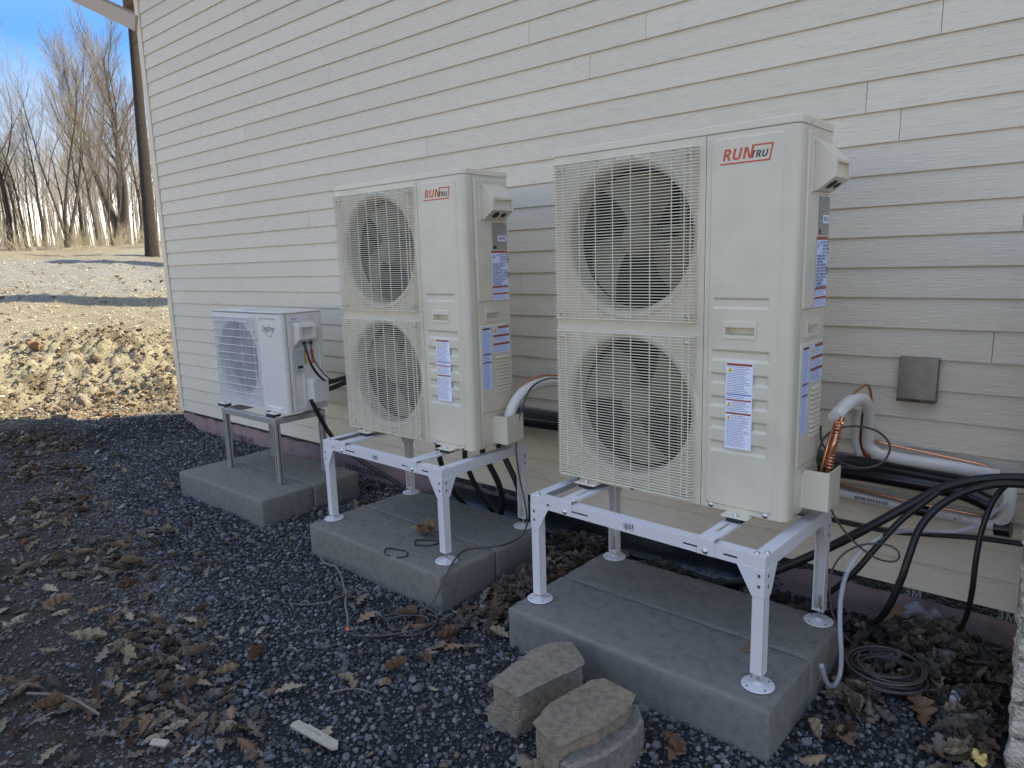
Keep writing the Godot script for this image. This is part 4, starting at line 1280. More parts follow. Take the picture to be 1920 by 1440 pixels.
func build_leaves() -> void:
	var rng := RandomNumberGenerator.new()
	rng.seed = 404
	var kinds := []
	for k in 6:
		kinds.append(leaf_mesh(200 + k, [0.25, 0.6, 1.0, -0.5, 0.8, 0.1][k]))
	var xf := [[], [], [], [], [], []]; var col := [[], [], [], [], [], []]
	# the soil bank
	for i in 3600:
		var x := rng.randf_range(-4.2, 3.4)
		var z := bank_line(x) + rng.randf_range(-0.30, 1.35)
		var clump := noise_b.get_noise_2d(x * 8.0 + 90.0, z * 8.0)
		if rng.randf() > 0.50 + 1.6 * clump: continue
		if z - bank_line(x) < 0.0 and rng.randf() < 0.55: continue
		var k := rng.randi() % 6
		var size := rng.randf_range(0.035, 0.095)
		xf[k].append(Transform3D(spin(rng, Vector3.ONE * size, 0.55), Vector3(x, height(x, z) + rng.randf_range(0.004, 0.03), z)))
		col[k].append(leaf_tone(rng))
	# drifts: between the two near pads, in the corner by the stone, behind the pads
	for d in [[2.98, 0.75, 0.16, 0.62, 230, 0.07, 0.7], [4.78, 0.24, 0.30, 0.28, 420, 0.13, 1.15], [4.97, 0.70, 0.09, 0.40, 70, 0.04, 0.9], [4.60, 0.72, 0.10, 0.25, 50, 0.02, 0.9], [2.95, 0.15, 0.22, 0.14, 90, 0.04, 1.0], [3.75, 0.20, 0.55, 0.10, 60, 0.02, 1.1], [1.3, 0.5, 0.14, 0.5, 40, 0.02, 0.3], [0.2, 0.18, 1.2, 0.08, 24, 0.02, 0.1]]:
		for i in d[4]:
			var u := rng.randfn(0.0, 0.5); var w := rng.randfn(0.0, 0.5)
			var x: float = d[0] + d[2] * u; var z: float = maxf(0.06, d[1] + d[3] * w)
			if in_pad(x, z, 0.01) or x > 5.06: continue
			var heap: float = d[5] * maxf(0.0, 1.0 - (u * u + w * w))
			var k := rng.randi() % 6
			xf[k].append(Transform3D(spin(rng, Vector3.ONE * rng.randf_range(0.06, 0.13), 0.8), Vector3(x, height(x, z) + 0.01 + heap * rng.randf(), z)))
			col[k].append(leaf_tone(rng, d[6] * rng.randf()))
	for i in 160:
		var x := rng.randf_range(-3.5, 5.0); var z := rng.randf_range(0.05, 2.4)
		if z > bank_line(x) or in_pad(x, z, 0.02): continue
		var k := rng.randi() % 6
		xf[k].append(Transform3D(spin(rng, Vector3.ONE * rng.randf_range(0.03, 0.06), 0.4), Vector3(x, height(x, z) + 0.012, z)))
		col[k].append(leaf_tone(rng))
	for i in 260:
		var s := rng.randf_range(9.0, 20.0); var a := deg_to_rad(rng.randf_range(10.0, 29.0))
		var x := 5.242 - s * cos(a) * 1.03; var z := 3.506 - s * sin(a) * 1.03
		if x > -2.95: continue
		var k := rng.randi() % 6
		xf[k].append(Transform3D(spin(rng, Vector3.ONE * rng.randf_range(0.06, 0.12), 0.5), Vector3(x, height(x, z) + 0.02, z)))
		col[k].append(leaf_tone(rng) * 1.15)
	for k in 6:
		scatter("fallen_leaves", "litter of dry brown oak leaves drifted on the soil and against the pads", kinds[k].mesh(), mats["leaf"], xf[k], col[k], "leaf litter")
	# leaves that lie singly
	var spots := [Vector2(2.26, 1.44), Vector2(2.37, 1.41), Vector2(2.55, 1.53), Vector2(2.70, 1.40), Vector2(2.80, 1.40), Vector2(2.99, 1.40), Vector2(2.99, 1.37), Vector2(3.01, 1.49), Vector2(3.03, 1.56), Vector2(2.91, 1.93), Vector2(3.04, 1.82), Vector2(3.02, 1.74), Vector2(2.98, 1.93), Vector2(2.88, 1.16), Vector2(1.89, 2.11), Vector2(2.20, 2.22), Vector2(2.69, 2.32), Vector2(2.43, 2.05), Vector2(2.44, 2.21), Vector2(2.77, 2.11), Vector2(3.14, 2.19), Vector2(2.81, 2.41), Vector2(2.93, 2.39),
		Vector2(1.23, 2.48), Vector2(1.75, 2.52), Vector2(1.68, 2.66), Vector2(1.95, 2.53), Vector2(2.06, 2.45), Vector2(1.85, 2.79), Vector2(2.18, 2.80), Vector2(2.25, 2.73), Vector2(2.31, 2.68), Vector2(2.32, 2.56), Vector2(2.59, 2.60), Vector2(2.56, 2.55), Vector2(1.30, 2.17), Vector2(1.85, 2.24), Vector2(1.53, 2.39), Vector2(-0.76, 1.86), Vector2(-0.66, 1.72), Vector2(-0.92, 2.00), Vector2(-0.40, 2.10), Vector2(-0.13, 2.15), Vector2(0.19, 2.29), Vector2(0.35, 2.17), Vector2(0.58, 1.96), Vector2(0.73, 1.92), Vector2(0.90, 1.99), Vector2(0.59, 2.14), Vector2(0.77, 2.10), Vector2(0.89, 2.16), Vector2(0.51, 1.62), Vector2(0.0, 1.52), Vector2(-0.38, 1.19), Vector2(0.17, 2.35), Vector2(0.51, 2.39), Vector2(0.96, 2.43),
		Vector2(-3.43, 0.53), Vector2(3.79, 1.80), Vector2(3.86, 1.86), Vector2(3.18, 1.25), Vector2(3.10, 1.46), Vector2(4.21, 1.47), Vector2(4.17, 1.45), Vector2(4.58, 1.17), Vector2(4.55, 1.05), Vector2(4.64, 1.01), Vector2(4.81, 0.69), Vector2(4.66, 0.66), Vector2(4.60, 0.69), Vector2(4.88, 0.33), Vector2(4.94, 0.63), Vector2(5.03, 0.74), Vector2(4.96, 0.12), Vector2(4.82, 0.17), Vector2(4.85, 0.47)]
	var looks := {0: [0.10, 4, 0.6, "pale grey-brown oak leaf crossed by the root on the gravel"], 2: [0.125, 1, 1.0, "large tan curled oak leaf beside the coil of grey wire"], 9: [0.075, 2, 1.5, "small cream star-shaped leaf on the gravel near the loose black wire"], 13: [0.13, 0, 0.9, "rust-brown curled leaf against the near corner of the middle pad"], 14: [0.085, 2, 1.0, "cream serrated leaf alone on the gravel left of the root"], 15: [0.12, 4, 0.7, "long narrow grey leaf on the gravel edge of the leaf bank"], 16: [0.10, 1, 1.2, "tan pointed-lobe oak leaf on gravel above the split wood shim"], 24: [0.15, 2, 1.3, "large pale cream oak leaf on the dark soil of the bank"], 38: [0.17, 4, 0.8, "big grey-brown leaf standing up at the far end of the leaf bank"], 45: [0.11, 1, 0.8, "tan leaf on the gravel edge in the middle of the leaf bank"], 57: [0.13, 0, 0.8, "brown leaf on the shadow edge by the far corner of the wall"], 58: [0.14, 4, 1.0, "grey-brown torn leaf under the front of the nearer wall block"], 67: [0.17, 0, 1.0, "large cinnamon-brown torn leaf on the gravel before the wire coil"], 60: [0.10, 2, 1.2, "cream oak leaf against the left front corner of the nearest pad"]}
	for i in spots.size():
		var p: Vector2 = spots[i]
		var look: Array = looks.get(i, [rng.randf_range(0.075, 0.12), rng.randi() % 5, 1.0, ""])
		var label: String = look[3]
		var grp := "single leaves on the gravel"
		if label == "":
			var where := "dry oak leaf lying singly on the gravel between the leaf bank and pads"
			if i >= 23 and i < 57:
				where = "dry oak leaf lying on top of the leafy soil bank at the left"
				grp = "leaves on the soil bank"
			elif i >= 58:
				where = "dry oak leaf on the dark gravel beside the nearest concrete pad"
				grp = "leaves by the nearest pad"
			label = where
		var o := put("oak_leaf", kinds[(i * 5 + 1) % 6].mesh(), mats["leaf%d" % look[1]], null, Transform3D(Basis(Vector3.UP, rng.randf() * TAU) * Basis(Vector3.RIGHT, rng.randf_range(-0.2, 0.35) if i != 38 else 1.0) * Basis().scaled(Vector3.ONE * look[0]), Vector3(p.x, height(p.x, p.y) + 0.028, p.y)))
		tag(o, label, "leaf", grp)
	# the crumpled leaf on the middle pad
	var cr := Node3D.new()
	cr.name = numbered("oak_leaf")
	cr.position = Vector3(2.30, 0.004, 0.905)
	add_child(cr)
	tag(cr, "crumpled brown oak leaf on the middle pad behind the front leg", "leaf")
	put("blade", leaf_mesh(231, 1.1).mesh(), mats["leaf0"], cr, Transform3D(Basis(Vector3.UP, 1.35) * Basis().scaled(Vector3(0.15, 0.13, 0.19)), Vector3(0, 0.0, 0)))
	put("blade", leaf_mesh(232, 1.4).mesh(), mats["leaf1"], cr, Transform3D(Basis(Vector3.UP, 1.9) * Basis().scaled(Vector3(0.12, 0.13, 0.15)), Vector3(0.02, 0.005, 0.01)))

# ------------------------------------------------------------------ the building
const REVEAL := 0.134

func build_house() -> void:
	var t := thing("house", "cream house with horizontal lap siding and a pink insulated foundation", "building")
	var rng := RandomNumberGenerator.new()
	rng.seed = 9
	var core := MB.new()
	core.box(Vector3(-2.70, -0.5, -0.22), Vector3(7.0, 5.25, -0.012))
	core.box(Vector3(1.6, -0.5, -2.2), Vector3(7.0, 5.2, -0.2201))
	part("wall", core, mats["trim"], t)
	var known := {27: [-0.66], 21: [2.46], 19: [2.89], 18: [4.61, -0.61], 16: [4.34, -1.26], 17: [1.53], 14: [0.07], 8: [4.88, 0.56], 15: [4.48], 10: [2.34], 0: [2.53]}
	for i in 39:
		var y0 := i * REVEAL
		var right := 5.05 if y0 < 1.15 else 6.9
		var cuts: Array = known[i].duplicate() if known.has(i) else [rng.randf_range(-2.0, 2.0) + 1.0]
		cuts.sort()
		while cuts[-1] + 4.06 < right - 0.3: cuts.append(cuts[-1] + 4.06)
		while cuts[0] - 4.06 > -2.4: cuts.push_front(cuts[0] - 4.06)
		cuts.push_front(-2.63); cuts.append(right)
		for k in cuts.size() - 1:
			var b := MB.new()
			var dz := rng.randf_range(-0.0006, 0.0008)
			var poly := PackedVector2Array([Vector2(-0.004, y0), Vector2(0.0125 + dz, y0), Vector2(0.0140 + dz, y0 + 0.002), Vector2(0.0030, y0 + REVEAL + 0.018), Vector2(-0.004, y0 + REVEAL + 0.018)])
			b.slab(poly, -cuts[k + 1] + 0.0012, -cuts[k] - 0.0012, 0.0, Transform3D(Basis(Vector3(0, 0, 1), Vector3(0, 1, 0), Vector3(-1, 0, 0)), Vector3.ZERO))
			part("siding_board", b, mats["siding%d" % (rng.randi() % 4)], t)
	var tr := MB.new()
	tr.bbox(Vector3(-2.725, -0.012, -0.23), Vector3(-2.636, 5.2, 0.021), 0.003)
	part("corner_trim", tr, mats["trim"], t)
	var tr2 := MB.new()
	tr2.bbox(Vector3(5.052, -0.01, -0.02), Vector3(5.078, 1.15, 0.020), 0.003)
	part("end_trim", tr2, mats["trim"], t)
	# foundation: pink board with its print, torn black flashing above it
	var fo := MB.new()
	fo.bbox(Vector3(-2.70, -0.6, -0.2), Vector3(5.1, -0.028, -0.004), 0.004)
	var pk := part("foundation_insulation", fo, mats["pink_board"], t)
	for q in [[0.30, "FOAMULAR NGX"], [3.83, "NGX C-"], [-1.6, "FOAMULAR"]]:
		words("lettering", q[1], 0.050, mats["ink"], pk, at(Vector3(q[0], -0.155, -0.0035)), true, 0.0, 0.0008)
	for q in [[0.35, "INSULATION  C-250"], [3.90, "INSULATION"]]:
		words("lettering", q[1], 0.018, mats["ink"], pk, at(Vector3(q[0], -0.195, -0.0035)), false, 0.0, 0.0008)
	var fl := MB.new()
	var n := 160
	var rowa := PackedVector3Array(); var rowb := PackedVector3Array()
	for i in n:
		var x := lerpf(-2.66, 5.06, i / (n - 1.0))
		var wob := 0.012 * noise_a.get_noise_1d(x * 60.0) + 0.02 * maxf(0.0, noise_b.get_noise_1d(x * 30.0))
		var drop := 0.032 if x < 1.0 else 0.048
		rowa.append(Vector3(x, 0.004, 0.001)); rowb.append(Vector3(x, -drop + wob, 0.003 + 0.010 * maxf(0.0, noise_a.get_noise_1d(x * 45.0 + 7.0))))
	rowb.append_array(rowa)
	fl.grid(n, 2, rowb)
	var fp := part("flashing_strip", fl, mats["flashing"], t)
	for x in [1.86, 2.06, 4.62, 4.98]:
		words("lettering", "3M", 0.036, mats["tape_grey"], fp, at(Vector3(x, -0.022, 0.0085)), true, 0.0, 0.0008)
	# roof over the wall, knee brace at the far corner
	var rf := MB.new()
	for q in [[Vector2(-0.55, 5.22), Vector2(1.0, 5.85), Vector2(1.0, 5.97), Vector2(-0.55, 5.34)], [Vector2(1.0, 5.85), Vector2(2.5, 5.24), Vector2(2.5, 5.36), Vector2(1.0, 5.97)]]:
		rf.slab(PackedVector2Array(q), -4.4, 7.4, 0.0, Transform3D(Basis(Vector3(0, 0, -1), Vector3(0, 1, 0), Vector3(1, 0, 0)), Vector3.ZERO))
	part("roof", rf, mats["roof"], t)
	var so := MB.new()
	so.box(Vector3(-4.4, 5.17, 0.0), Vector3(7.4, 5.19, 0.56))
	so.bbox(Vector3(-4.42, 5.15, 0.56), Vector3(7.42, 5.36, 0.585), 0.003)
	part("soffit", so, mats["soffit"], t)
	var gab := MB.new()
	gab.slab(PackedVector2Array([Vector2(0.0, 5.2), Vector2(2.4, 5.2), Vector2(1.0, 5.84)]), -2.70, -2.66, 0.0, Transform3D(Basis(Vector3(0, 0, -1), Vector3(0, 1, 0), Vector3(1, 0, 0)), Vector3.ZERO))
	part("gable", gab, mats["trim"], t)
	var br := MB.new()
	br.bbox(Vector3(0.0, -0.075, -0.075), Vector3(2.05, 0.075, 0.065), 0.004, Transform3D(Basis(Vector3.BACK, PI - 0.405), Vector3(-2.69, 4.075, -0.02)))
	part("knee_brace", br, mats["brace"], t)
	var lk := MB.new()
	lk.bbox(Vector3(-3.62, 4.50, -0.55), Vector3(-3.30, 4.66, -0.25), 0.006)
	lk.bbox(Vector3(-3.52, 4.66, -0.47), Vector3(-3.40, 5.4, -0.33), 0.004)
	part("bracket", lk, mats["brown_wood"], t)

func build_stone_wall() -> void:
	var t := thing("stone_pier", "tan split-face stone pier at the right end of the siding", "pier", Vector3(5.10, -0.35, 0.30))
	var rng := RandomNumberGenerator.new()
	rng.seed = 31
	var core := MB.new()
	core.box(Vector3(0.03, 0.0, 0.02), Vector3(0.55, 1.9, 0.50))
	part("core", core, mats["concrete_b"], t)
	var y := 0.0
	while y < 1.9:
		var h := rng.randf_range(0.09, 0.17)
		var x := 0.0
		while x < 0.56:
			var l := minf(rng.randf_range(0.14, 0.34), 0.58 - x)
			if l < 0.05: break
			var st := rough_box(Vector3(l - 0.005, h - 0.005, 0.09), Vector3i(14, 8, 5), 0.010, 0.025, 11.0, rng.randi() % 1000, [], 0.02)
			part("stone", st, mats["veneer"], t, at(Vector3(x + l / 2 + (rng.randf_range(-0.008, 0.008) if x == 0.0 else 0.0), y, 0.475 + rng.randf_range(-0.008, 0.008))))
			x += l
		var z := 0.0
		while z < 0.42:
			var l := minf(rng.randf_range(0.12, 0.3), 0.43 - z)
			if l < 0.04: break
			var st := rough_box(Vector3(0.08, h - 0.005, l - 0.005), Vector3i(4, 7, 10), 0.010, 0.025, 11.0, rng.randi() % 1000, [], 0.02)
			part("stone", st, mats["veneer"], t, at(Vector3(0.035 + rng.randf_range(-0.006, 0.008), y, z + l / 2)))
			z += l
		y += h
	var cp := rough_box(Vector3(0.66, 0.06, 0.60), Vector3i(8, 4, 8), 0.012, 0.01, 6.0, 5)
	part("cap", cp, mats["veneer"], t, at(Vector3(0.29, y, 0.26)))

# ------------------------------------------------------------------ pads, blocks
func build_pads() -> void:
	var spec := [[4.466, 1.289, -1.1, 1.219, 0.412, 0.386, "nearest", "under the nearest tall unit"], [2.777, 1.238, -1.58, 1.202, 0.415, 0.434, "middle", "under the middle tall unit"], [0.941, 1.155, 0.18, 1.223, 0.416, 0.414, "farthest", "under the small unit"]]
	for i in 3:
		var s: Array = spec[i]
		var xf := Transform3D(Basis(Vector3.UP, deg_to_rad(s[2])), Vector3(s[0], 0, s[1])) * Transform3D(Basis(), Vector3(-s[3], 0, 0))
		pads.append([xf.affine_inverse(), s[3], s[4] + s[5]])
		for k in 2:
			var d: float = s[4] if k == 0 else s[5]
			var z: float = -d / 2 if k == 0 else -s[4] - d / 2
			var b := rough_box(Vector3(s[3] - 0.002, 0.30, d - 0.005), Vector3i(60, 12, 22), 0.012 if i != 2 else 0.016, 0.004, 7.0, 60 + i * 2 + k, [], 0.012 if i == 0 else 0.006)
			var o := part("concrete_block", b, mats["concrete" if (i + k) % 2 == 0 else "concrete_b"])
			o.transform = xf * Transform3D(Basis(), Vector3(s[3] / 2 + (0.004 if k else 0.0), -0.31 + (0.002 if k else 0.0), z))
			tag(o, "grey concrete block, %s half of the pad %s" % ["yard-side" if k == 0 else "wall-side", s[7]], "concrete block", "blocks laid in pairs as pads")

func split_block(outline: Array, y0: float, y1: float, seed_: int, top_jit := 0.003, side_jit := 0.005) -> MB:      # retaining wall unit: smooth bed faces, rough split sides
	var f := FastNoiseLite.new()
	f.seed = seed_; f.frequency = 7.0; f.fractal_octaves = 3
	var base := PackedVector2Array()
	for i in outline.size():
		var p: Vector2 = outline[i]; var q: Vector2 = outline[(i + 1) % outline.size()]
		var n := maxi(2, int(p.distance_to(q) / 0.012))
		for k in n:
			base.append(p.lerp(q, float(k) / n))
	var rings := []
	var rows := 12
	for j in rows + 2:
		var y := lerpf(y0, y1 - 0.009, float(j) / rows) if j <= rows else y1
		var ins := 0.0 if j <= rows else 0.010
		var pl := MB.inset(base, ins)
		var ring_ := PackedVector3Array()
		for i in pl.size():
			var prev := pl[i - 1 if i > 0 else pl.size() - 1]
			var t := (pl[(i + 1) % pl.size()] - prev).normalized()
			var g := f.get_noise_3d(pl[i].x, y, pl[i].y)
			var amt := side_jit if j <= rows else top_jit
			if j >= rows - 1: amt += 0.010 * maxf(0.0, f.get_noise_2d(pl[i].x * 1.7 + 5.0, pl[i].y * 1.7))
			var o := pl[i] + Vector2(-t.y, t.x) * (g * amt * 1.6)
			ring_.append(Vector3(o.x, y + (f.get_noise_2d(o.x * 2.0, o.y * 2.0) * top_jit if j > rows else 0.0), o.y))
		rings.append(ring_)
	var b := MB.new()
	for j in rings.size() - 1:
		b.ring(rings[j], rings[j + 1])
	var last: PackedVector3Array = rings[-1]
	var top2 := PackedVector2Array()
	var mid := Vector3.ZERO
	for p in last:
		top2.append(Vector2(p.x, p.z)); mid += p
	var tr := Geometry2D.triangulate_polygon(top2)
	for k in range(0, tr.size(), 3):
		var e0: Vector3 = last[tr[k]]; var e1: Vector3 = last[tr[k + 1]]; var e2: Vector3 = last[tr[k + 2]]
		if (e1 - e0).cross(e2 - e0).y < 0.0:
			b.face([e0, e2, e1])
		else:
			b.face([e0, e1, e2])
	return b

func build_wall_blocks() -> void:
	var g := "retaining wall blocks"
	var a := split_block([Vector2(3.570, 1.724), Vector2(3.699, 1.723), Vector2(3.773, 1.413), Vector2(3.735, 1.375), Vector2(3.640, 1.322), Vector2(3.590, 1.375), Vector2(3.556, 1.455)], -0.135, -0.024, 81)
	var oa := part("retaining_wall_block", a, mats["wall_block"])
	tag(oa, "tan retaining wall block with a mossy spot, upper of the left pair on the gravel", "stone block", g)
	var ms := MB.new()
	ms.lathe(PackedVector2Array([Vector2(0, 0.003), Vector2(0.012, 0.0025), Vector2(0.022, 0.0)]), 14)
	var moss := mk("moss", lin(0.17, 0.145, 0.07), 1.0)
	bump(moss, (mats["wall_block"] as StandardMaterial3D).heightmap_texture, 1.0); tri(moss, Vector3(6, 6, 6), false)
	part("moss_spot", ms, moss, oa, Transform3D(Basis(Vector3.UP, 0.4) * Basis().scaled(Vector3(1.1, 1, 0.7)), Vector3(3.630, -0.0275, 1.60)))
	var b := split_block([Vector2(3.552, 1.740), Vector2(3.692, 1.733), Vector2(3.764, 1.418), Vector2(3.64, 1.335), Vector2(3.575, 1.40), Vector2(3.542, 1.480)], -0.24, -0.137, 82)
	tag(part("retaining_wall_block", b, mats["wall_block"]), "brown retaining wall block half sunk under the left tan block", "stone block", g)
	var c := split_block([Vector2(3.848, 1.812), Vector2(3.978, 1.855), Vector2(4.035, 1.70), Vector2(4.060, 1.563), Vector2(4.035, 1.470), Vector2(3.960, 1.462), Vector2(3.895, 1.455), Vector2(3.872, 1.49), Vector2(3.850, 1.60), Vector2(3.835, 1.70)], -0.215, -0.022, 83)
	tag(part("retaining_wall_block", c, mats["wall_block_b"], null), "brown split-face block with a broken corner, nearest of the loose blocks", "stone block", g)
	var d := split_block([Vector2(3.93, 1.458), Vector2(4.035, 1.437), Vector2(4.095, 1.50), Vector2(4.112, 1.60), Vector2(4.085, 1.75), Vector2(4.03, 1.86), Vector2(3.99, 1.862)], -0.24, -0.075, 84)
	tag(part("retaining_wall_block", d, mats["grey_block"]), "grey retaining wall block behind the nearest brown block", "stone block", g)

# ------------------------------------------------------------------ hoses, pipes, wires
func hose(called: String, pts: Array, r: float, mat: String, label: String, cat: String, group := "", sides := 10) -> MeshInstance3D:
	var b := MB.new()
	b.tube(smooth(pts, 7), r, sides)
	return sole(called, b, mats[mat], label, cat, group)

func conduit(pts: Array, r: float, label: String, group := "black corrugated conduits") -> MeshInstance3D:
	var b := MB.new()
	var rp := ribbed(smooth(pts, 7), r, 0.0105)
	b.tube(rp[0], rp[1], 12)
	return sole("corrugated_conduit", b, mats["black_plastic"], label, "conduit", group)

func build_lines() -> void:
	# --- behind the nearest unit
	var w := MB.new()
	w.tube(smooth([Vector3(4.441, 0.900, 0.600), Vector3(4.442, 0.918, 0.520), Vector3(4.453, 0.937, 0.420), Vector3(4.467, 0.930, 0.330), Vector3(4.472, 0.885, 0.250), Vector3(4.470, 0.815, 0.200), Vector3(4.460, 0.735, 0.160), Vector3(4.458, 0.684, 0.140), Vector3(4.486, 0.654, 0.120)], 7), 0.027, 14, true, 0.02)
	var wl := part("white_insulation", w, mats["insulation"])
	tag(wl, "white foam-insulated pipe arching from the nearest unit down to the siding", "insulated pipe", "insulated refrigerant pipes")
	var w2 := MB.new()
	w2.tube(smooth([Vector3(4.450, 0.905, 0.330), Vector3(4.430, 0.850, 0.245), Vector3(4.416, 0.760, 0.185), Vector3(4.412, 0.700, 0.155), Vector3(4.430, 0.640, 0.135)], 7), 0.021, 12, true, 0.03)
	part("split_sleeve", w2, mats["insulation"], wl)
	var w3 := MB.new()
	w3.tube(smooth([Vector3(4.466, 0.648, 0.115), Vector3(4.612, 0.634, 0.105), Vector3(4.773, 0.630, 0.098), Vector3(4.950, 0.617, 0.09)], 7), 0.0265, 14, true, 0.02)
	part("straight_run", w3, mats["insulation"], wl)
	hose("copper_pipe", [Vector3(4.418, 0.690, 0.670), Vector3(4.439, 0.829, 0.645), Vector3(4.450, 0.924, 0.550), Vector3(4.453, 0.962, 0.400), Vector3(4.463, 0.983, 0.300), Vector3(4.472, 0.970, 0.240), Vector3(4.474, 0.910, 0.195), Vector3(4.463, 0.830, 0.165), Vector3(4.458, 0.754, 0.150), Vector3(4.468, 0.719, 0.130), Vector3(4.492, 0.702, 0.110), Vector3(4.542, 0.691, 0.100), Vector3(4.647, 0.678, 0.090), Vector3(4.787, 0.662, 0.080), Vector3(4.893, 0.650, 0.080), Vector3(4.937, 0.629, 0.080), Vector3(4.975, 0.595, 0.080)], 0.0062, "copper", "thin bare copper pipe over the white arch, running along the siding", "copper pipe", "bare copper pipes")
	hose("copper_pipe", [Vector3(4.460, 0.870, 0.255), Vector3(4.438, 0.790, 0.200), Vector3(4.436, 0.705, 0.165), Vector3(4.452, 0.645, 0.150), Vector3(4.470, 0.632, 0.135)], 0.0085, "copper_old", "dark reddish copper pipe showing in the split white sleeve", "copper pipe", "bare copper pipes")
	hose("copper_pipe", [Vector3(4.447, 0.690, 0.680), Vector3(4.453, 0.755, 0.680), Vector3(4.465, 0.830, 0.675), Vector3(4.470, 0.905, 0.61)], 0.0095, "copper", "thicker copper pipe rising out of the valve cover", "copper pipe", "bare copper pipes")
	var cw := []
	for k in 113:
		var u := k / 112.0
		var ctr := Vector3(4.449, 0.715, 0.681).lerp(Vector3(4.468, 0.893, 0.650), u)
		cw.append(ctr + Vector3(cos(u * TAU * 14) * 0.0145, 0, sin(u * TAU * 14) * 0.0145))
	var sp := MB.new()
	sp.tube(PackedVector3Array(cw), 0.0042, 6)
	sole("copper_spring", sp, mats["copper"], "copper bending spring coiled round the pipe by the valve cover", "spring")
	hose("white_insulation", [Vector3(3.6, 0.44, 0.06), Vector3(4.147, 0.433, 0.060), Vector3(4.346, 0.414, 0.060), Vector3(4.618, 0.401, 0.060), Vector3(4.743, 0.399, 0.060), Vector3(4.885, 0.397, 0.070), Vector3(4.955, 0.415, 0.120), Vector3(4.988, 0.470, 0.140), Vector3(4.995, 0.540, 0.140), Vector3(4.990, 0.600, 0.110)], 0.0235, "insulation", "lower white insulated pipe along the siding, turning up at the right", "insulated pipe", "insulated refrigerant pipes", 14)
	for q in [[4.40, "ASTM E84 25/50"], [4.80, "3/4 x 1/2 WALL"]]:
		words("pipe_print", q[1], 0.014, mats["ink"], self.get_node("white_insulation_001"), at(Vector3(q[0], 0.416 - 0.04 * (q[0] - 4.346), 0.0845), Basis(Vector3.BACK, -0.03)), true, 0.0, 0.0006)
	hose("copper_pipe", [Vector3(3.6, 0.48, 0.085), Vector3(4.152, 0.470, 0.085), Vector3(4.349, 0.461, 0.087), Vector3(4.532, 0.447, 0.088), Vector3(4.641, 0.439, 0.090), Vector3(4.744, 0.436, 0.090), Vector3(4.900, 0.436, 0.095), Vector3(4.950, 0.460, 0.140), Vector3(4.965, 0.520, 0.165)], 0.0058, "copper", "bare copper pipe lying on the lower white insulated pipe", "copper pipe", "bare copper pipes")
	var tp := MB.new()
	tp.tube(PackedVector3Array([Vector3(4.648, 0.400, 0.062), Vector3(4.705, 0.399, 0.062)]), 0.0255, 14)
	sole("tape_band", tp, mats["black_tape"], "wide black tape wrapped round the lower white pipe", "tape", "black tape bands")
	var tp2 := MB.new()
	tp2.tube(PackedVector3Array([Vector3(4.955, 0.405, 0.128), Vector3(5.01, 0.410, 0.135)]), 0.032, 14)
	sole("tape_band", tp2, mats["black_tape"], "black tape band on the white pipe at the right end by the stone", "tape", "black tape bands")
	hose("pipe_bundle", [Vector3(1.9, 0.56, 0.09), Vector3(2.312, 0.530, 0.09), Vector3(2.661, 0.533, 0.09), Vector3(3.593, 0.540, 0.09), Vector3(4.153, 0.528, 0.09), Vector3(4.395, 0.535, 0.09), Vector3(4.616, 0.533, 0.09), Vector3(4.818, 0.524, 0.09), Vector3(4.93, 0.497, 0.11)], 0.036, "black_tape", "fat black taped pipe bundle running along the siding behind the tall units", "pipe bundle", "", 16)
	hose("corrugated_hose", [Vector3(4.35, 0.575, 0.075), Vector3(4.60, 0.572, 0.075), Vector3(4.82, 0.560, 0.075)], 0.022, "black_plastic", "black hose lying on top of the fat pipe bundle", "hose")
	var st := MB.new()
	st.bbox(Vector3(2.25, 0.565, 0.018), Vector3(4.90, 0.606, 0.055), 0.002)
	sole("support_channel", st, mats["galvanised"], "galvanised channel fixed along the siding above the pipe bundle", "channel")
	var ys := MB.new()
	ys.bbox(Vector3(4.10, 0.462, 0.018), Vector3(4.93, 0.486, 0.034), 0.002)
	sole("support_channel", ys, mats["cream_cap"], "cream strip fixed along the siding below the pipe bundle", "channel")
	# black conduits that leave at the right
	conduit([Vector3(5.075, 0.684, 0.300), Vector3(4.979, 0.669, 0.300), Vector3(4.876, 0.637, 0.300), Vector3(4.773, 0.587, 0.320), Vector3(4.670, 0.505, 0.360), Vector3(4.563, 0.417, 0.400), Vector3(4.447, 0.321, 0.420), Vector3(4.343, 0.239, 0.430), Vector3(4.207, 0.137, 0.430), Vector3(4.082, 0.051, 0.420), Vector3(3.971, -0.030, 0.380), Vector3(3.84, -0.12, 0.27), Vector3(3.70, -0.165, 0.17), Vector3(3.3, -0.165, 0.12), Vector3(2.8, -0.165, 0.16)], 0.0205, "thickest black corrugated conduit sweeping from the right under the nearest unit")
	hose("black_cable", [Vector3(5.075, 0.671, 0.345), Vector3(4.968, 0.655, 0.350), Vector3(4.869, 0.608, 0.360), Vector3(4.786, 0.535, 0.380), Vector3(4.733, 0.446, 0.420), Vector3(4.710, 0.340, 0.460), Vector3(4.691, 0.239, 0.480), Vector3(4.650, 0.10, 0.46), Vector3(4.58, -0.05, 0.32), Vector3(4.50, -0.16, 0.16), Vector3(4.456, -0.190, 0.12)], 0.0145, "black_plastic", "black cable curving down to the leaves between the thick conduit and the rightmost cable", "cable", "black cables by the wall")
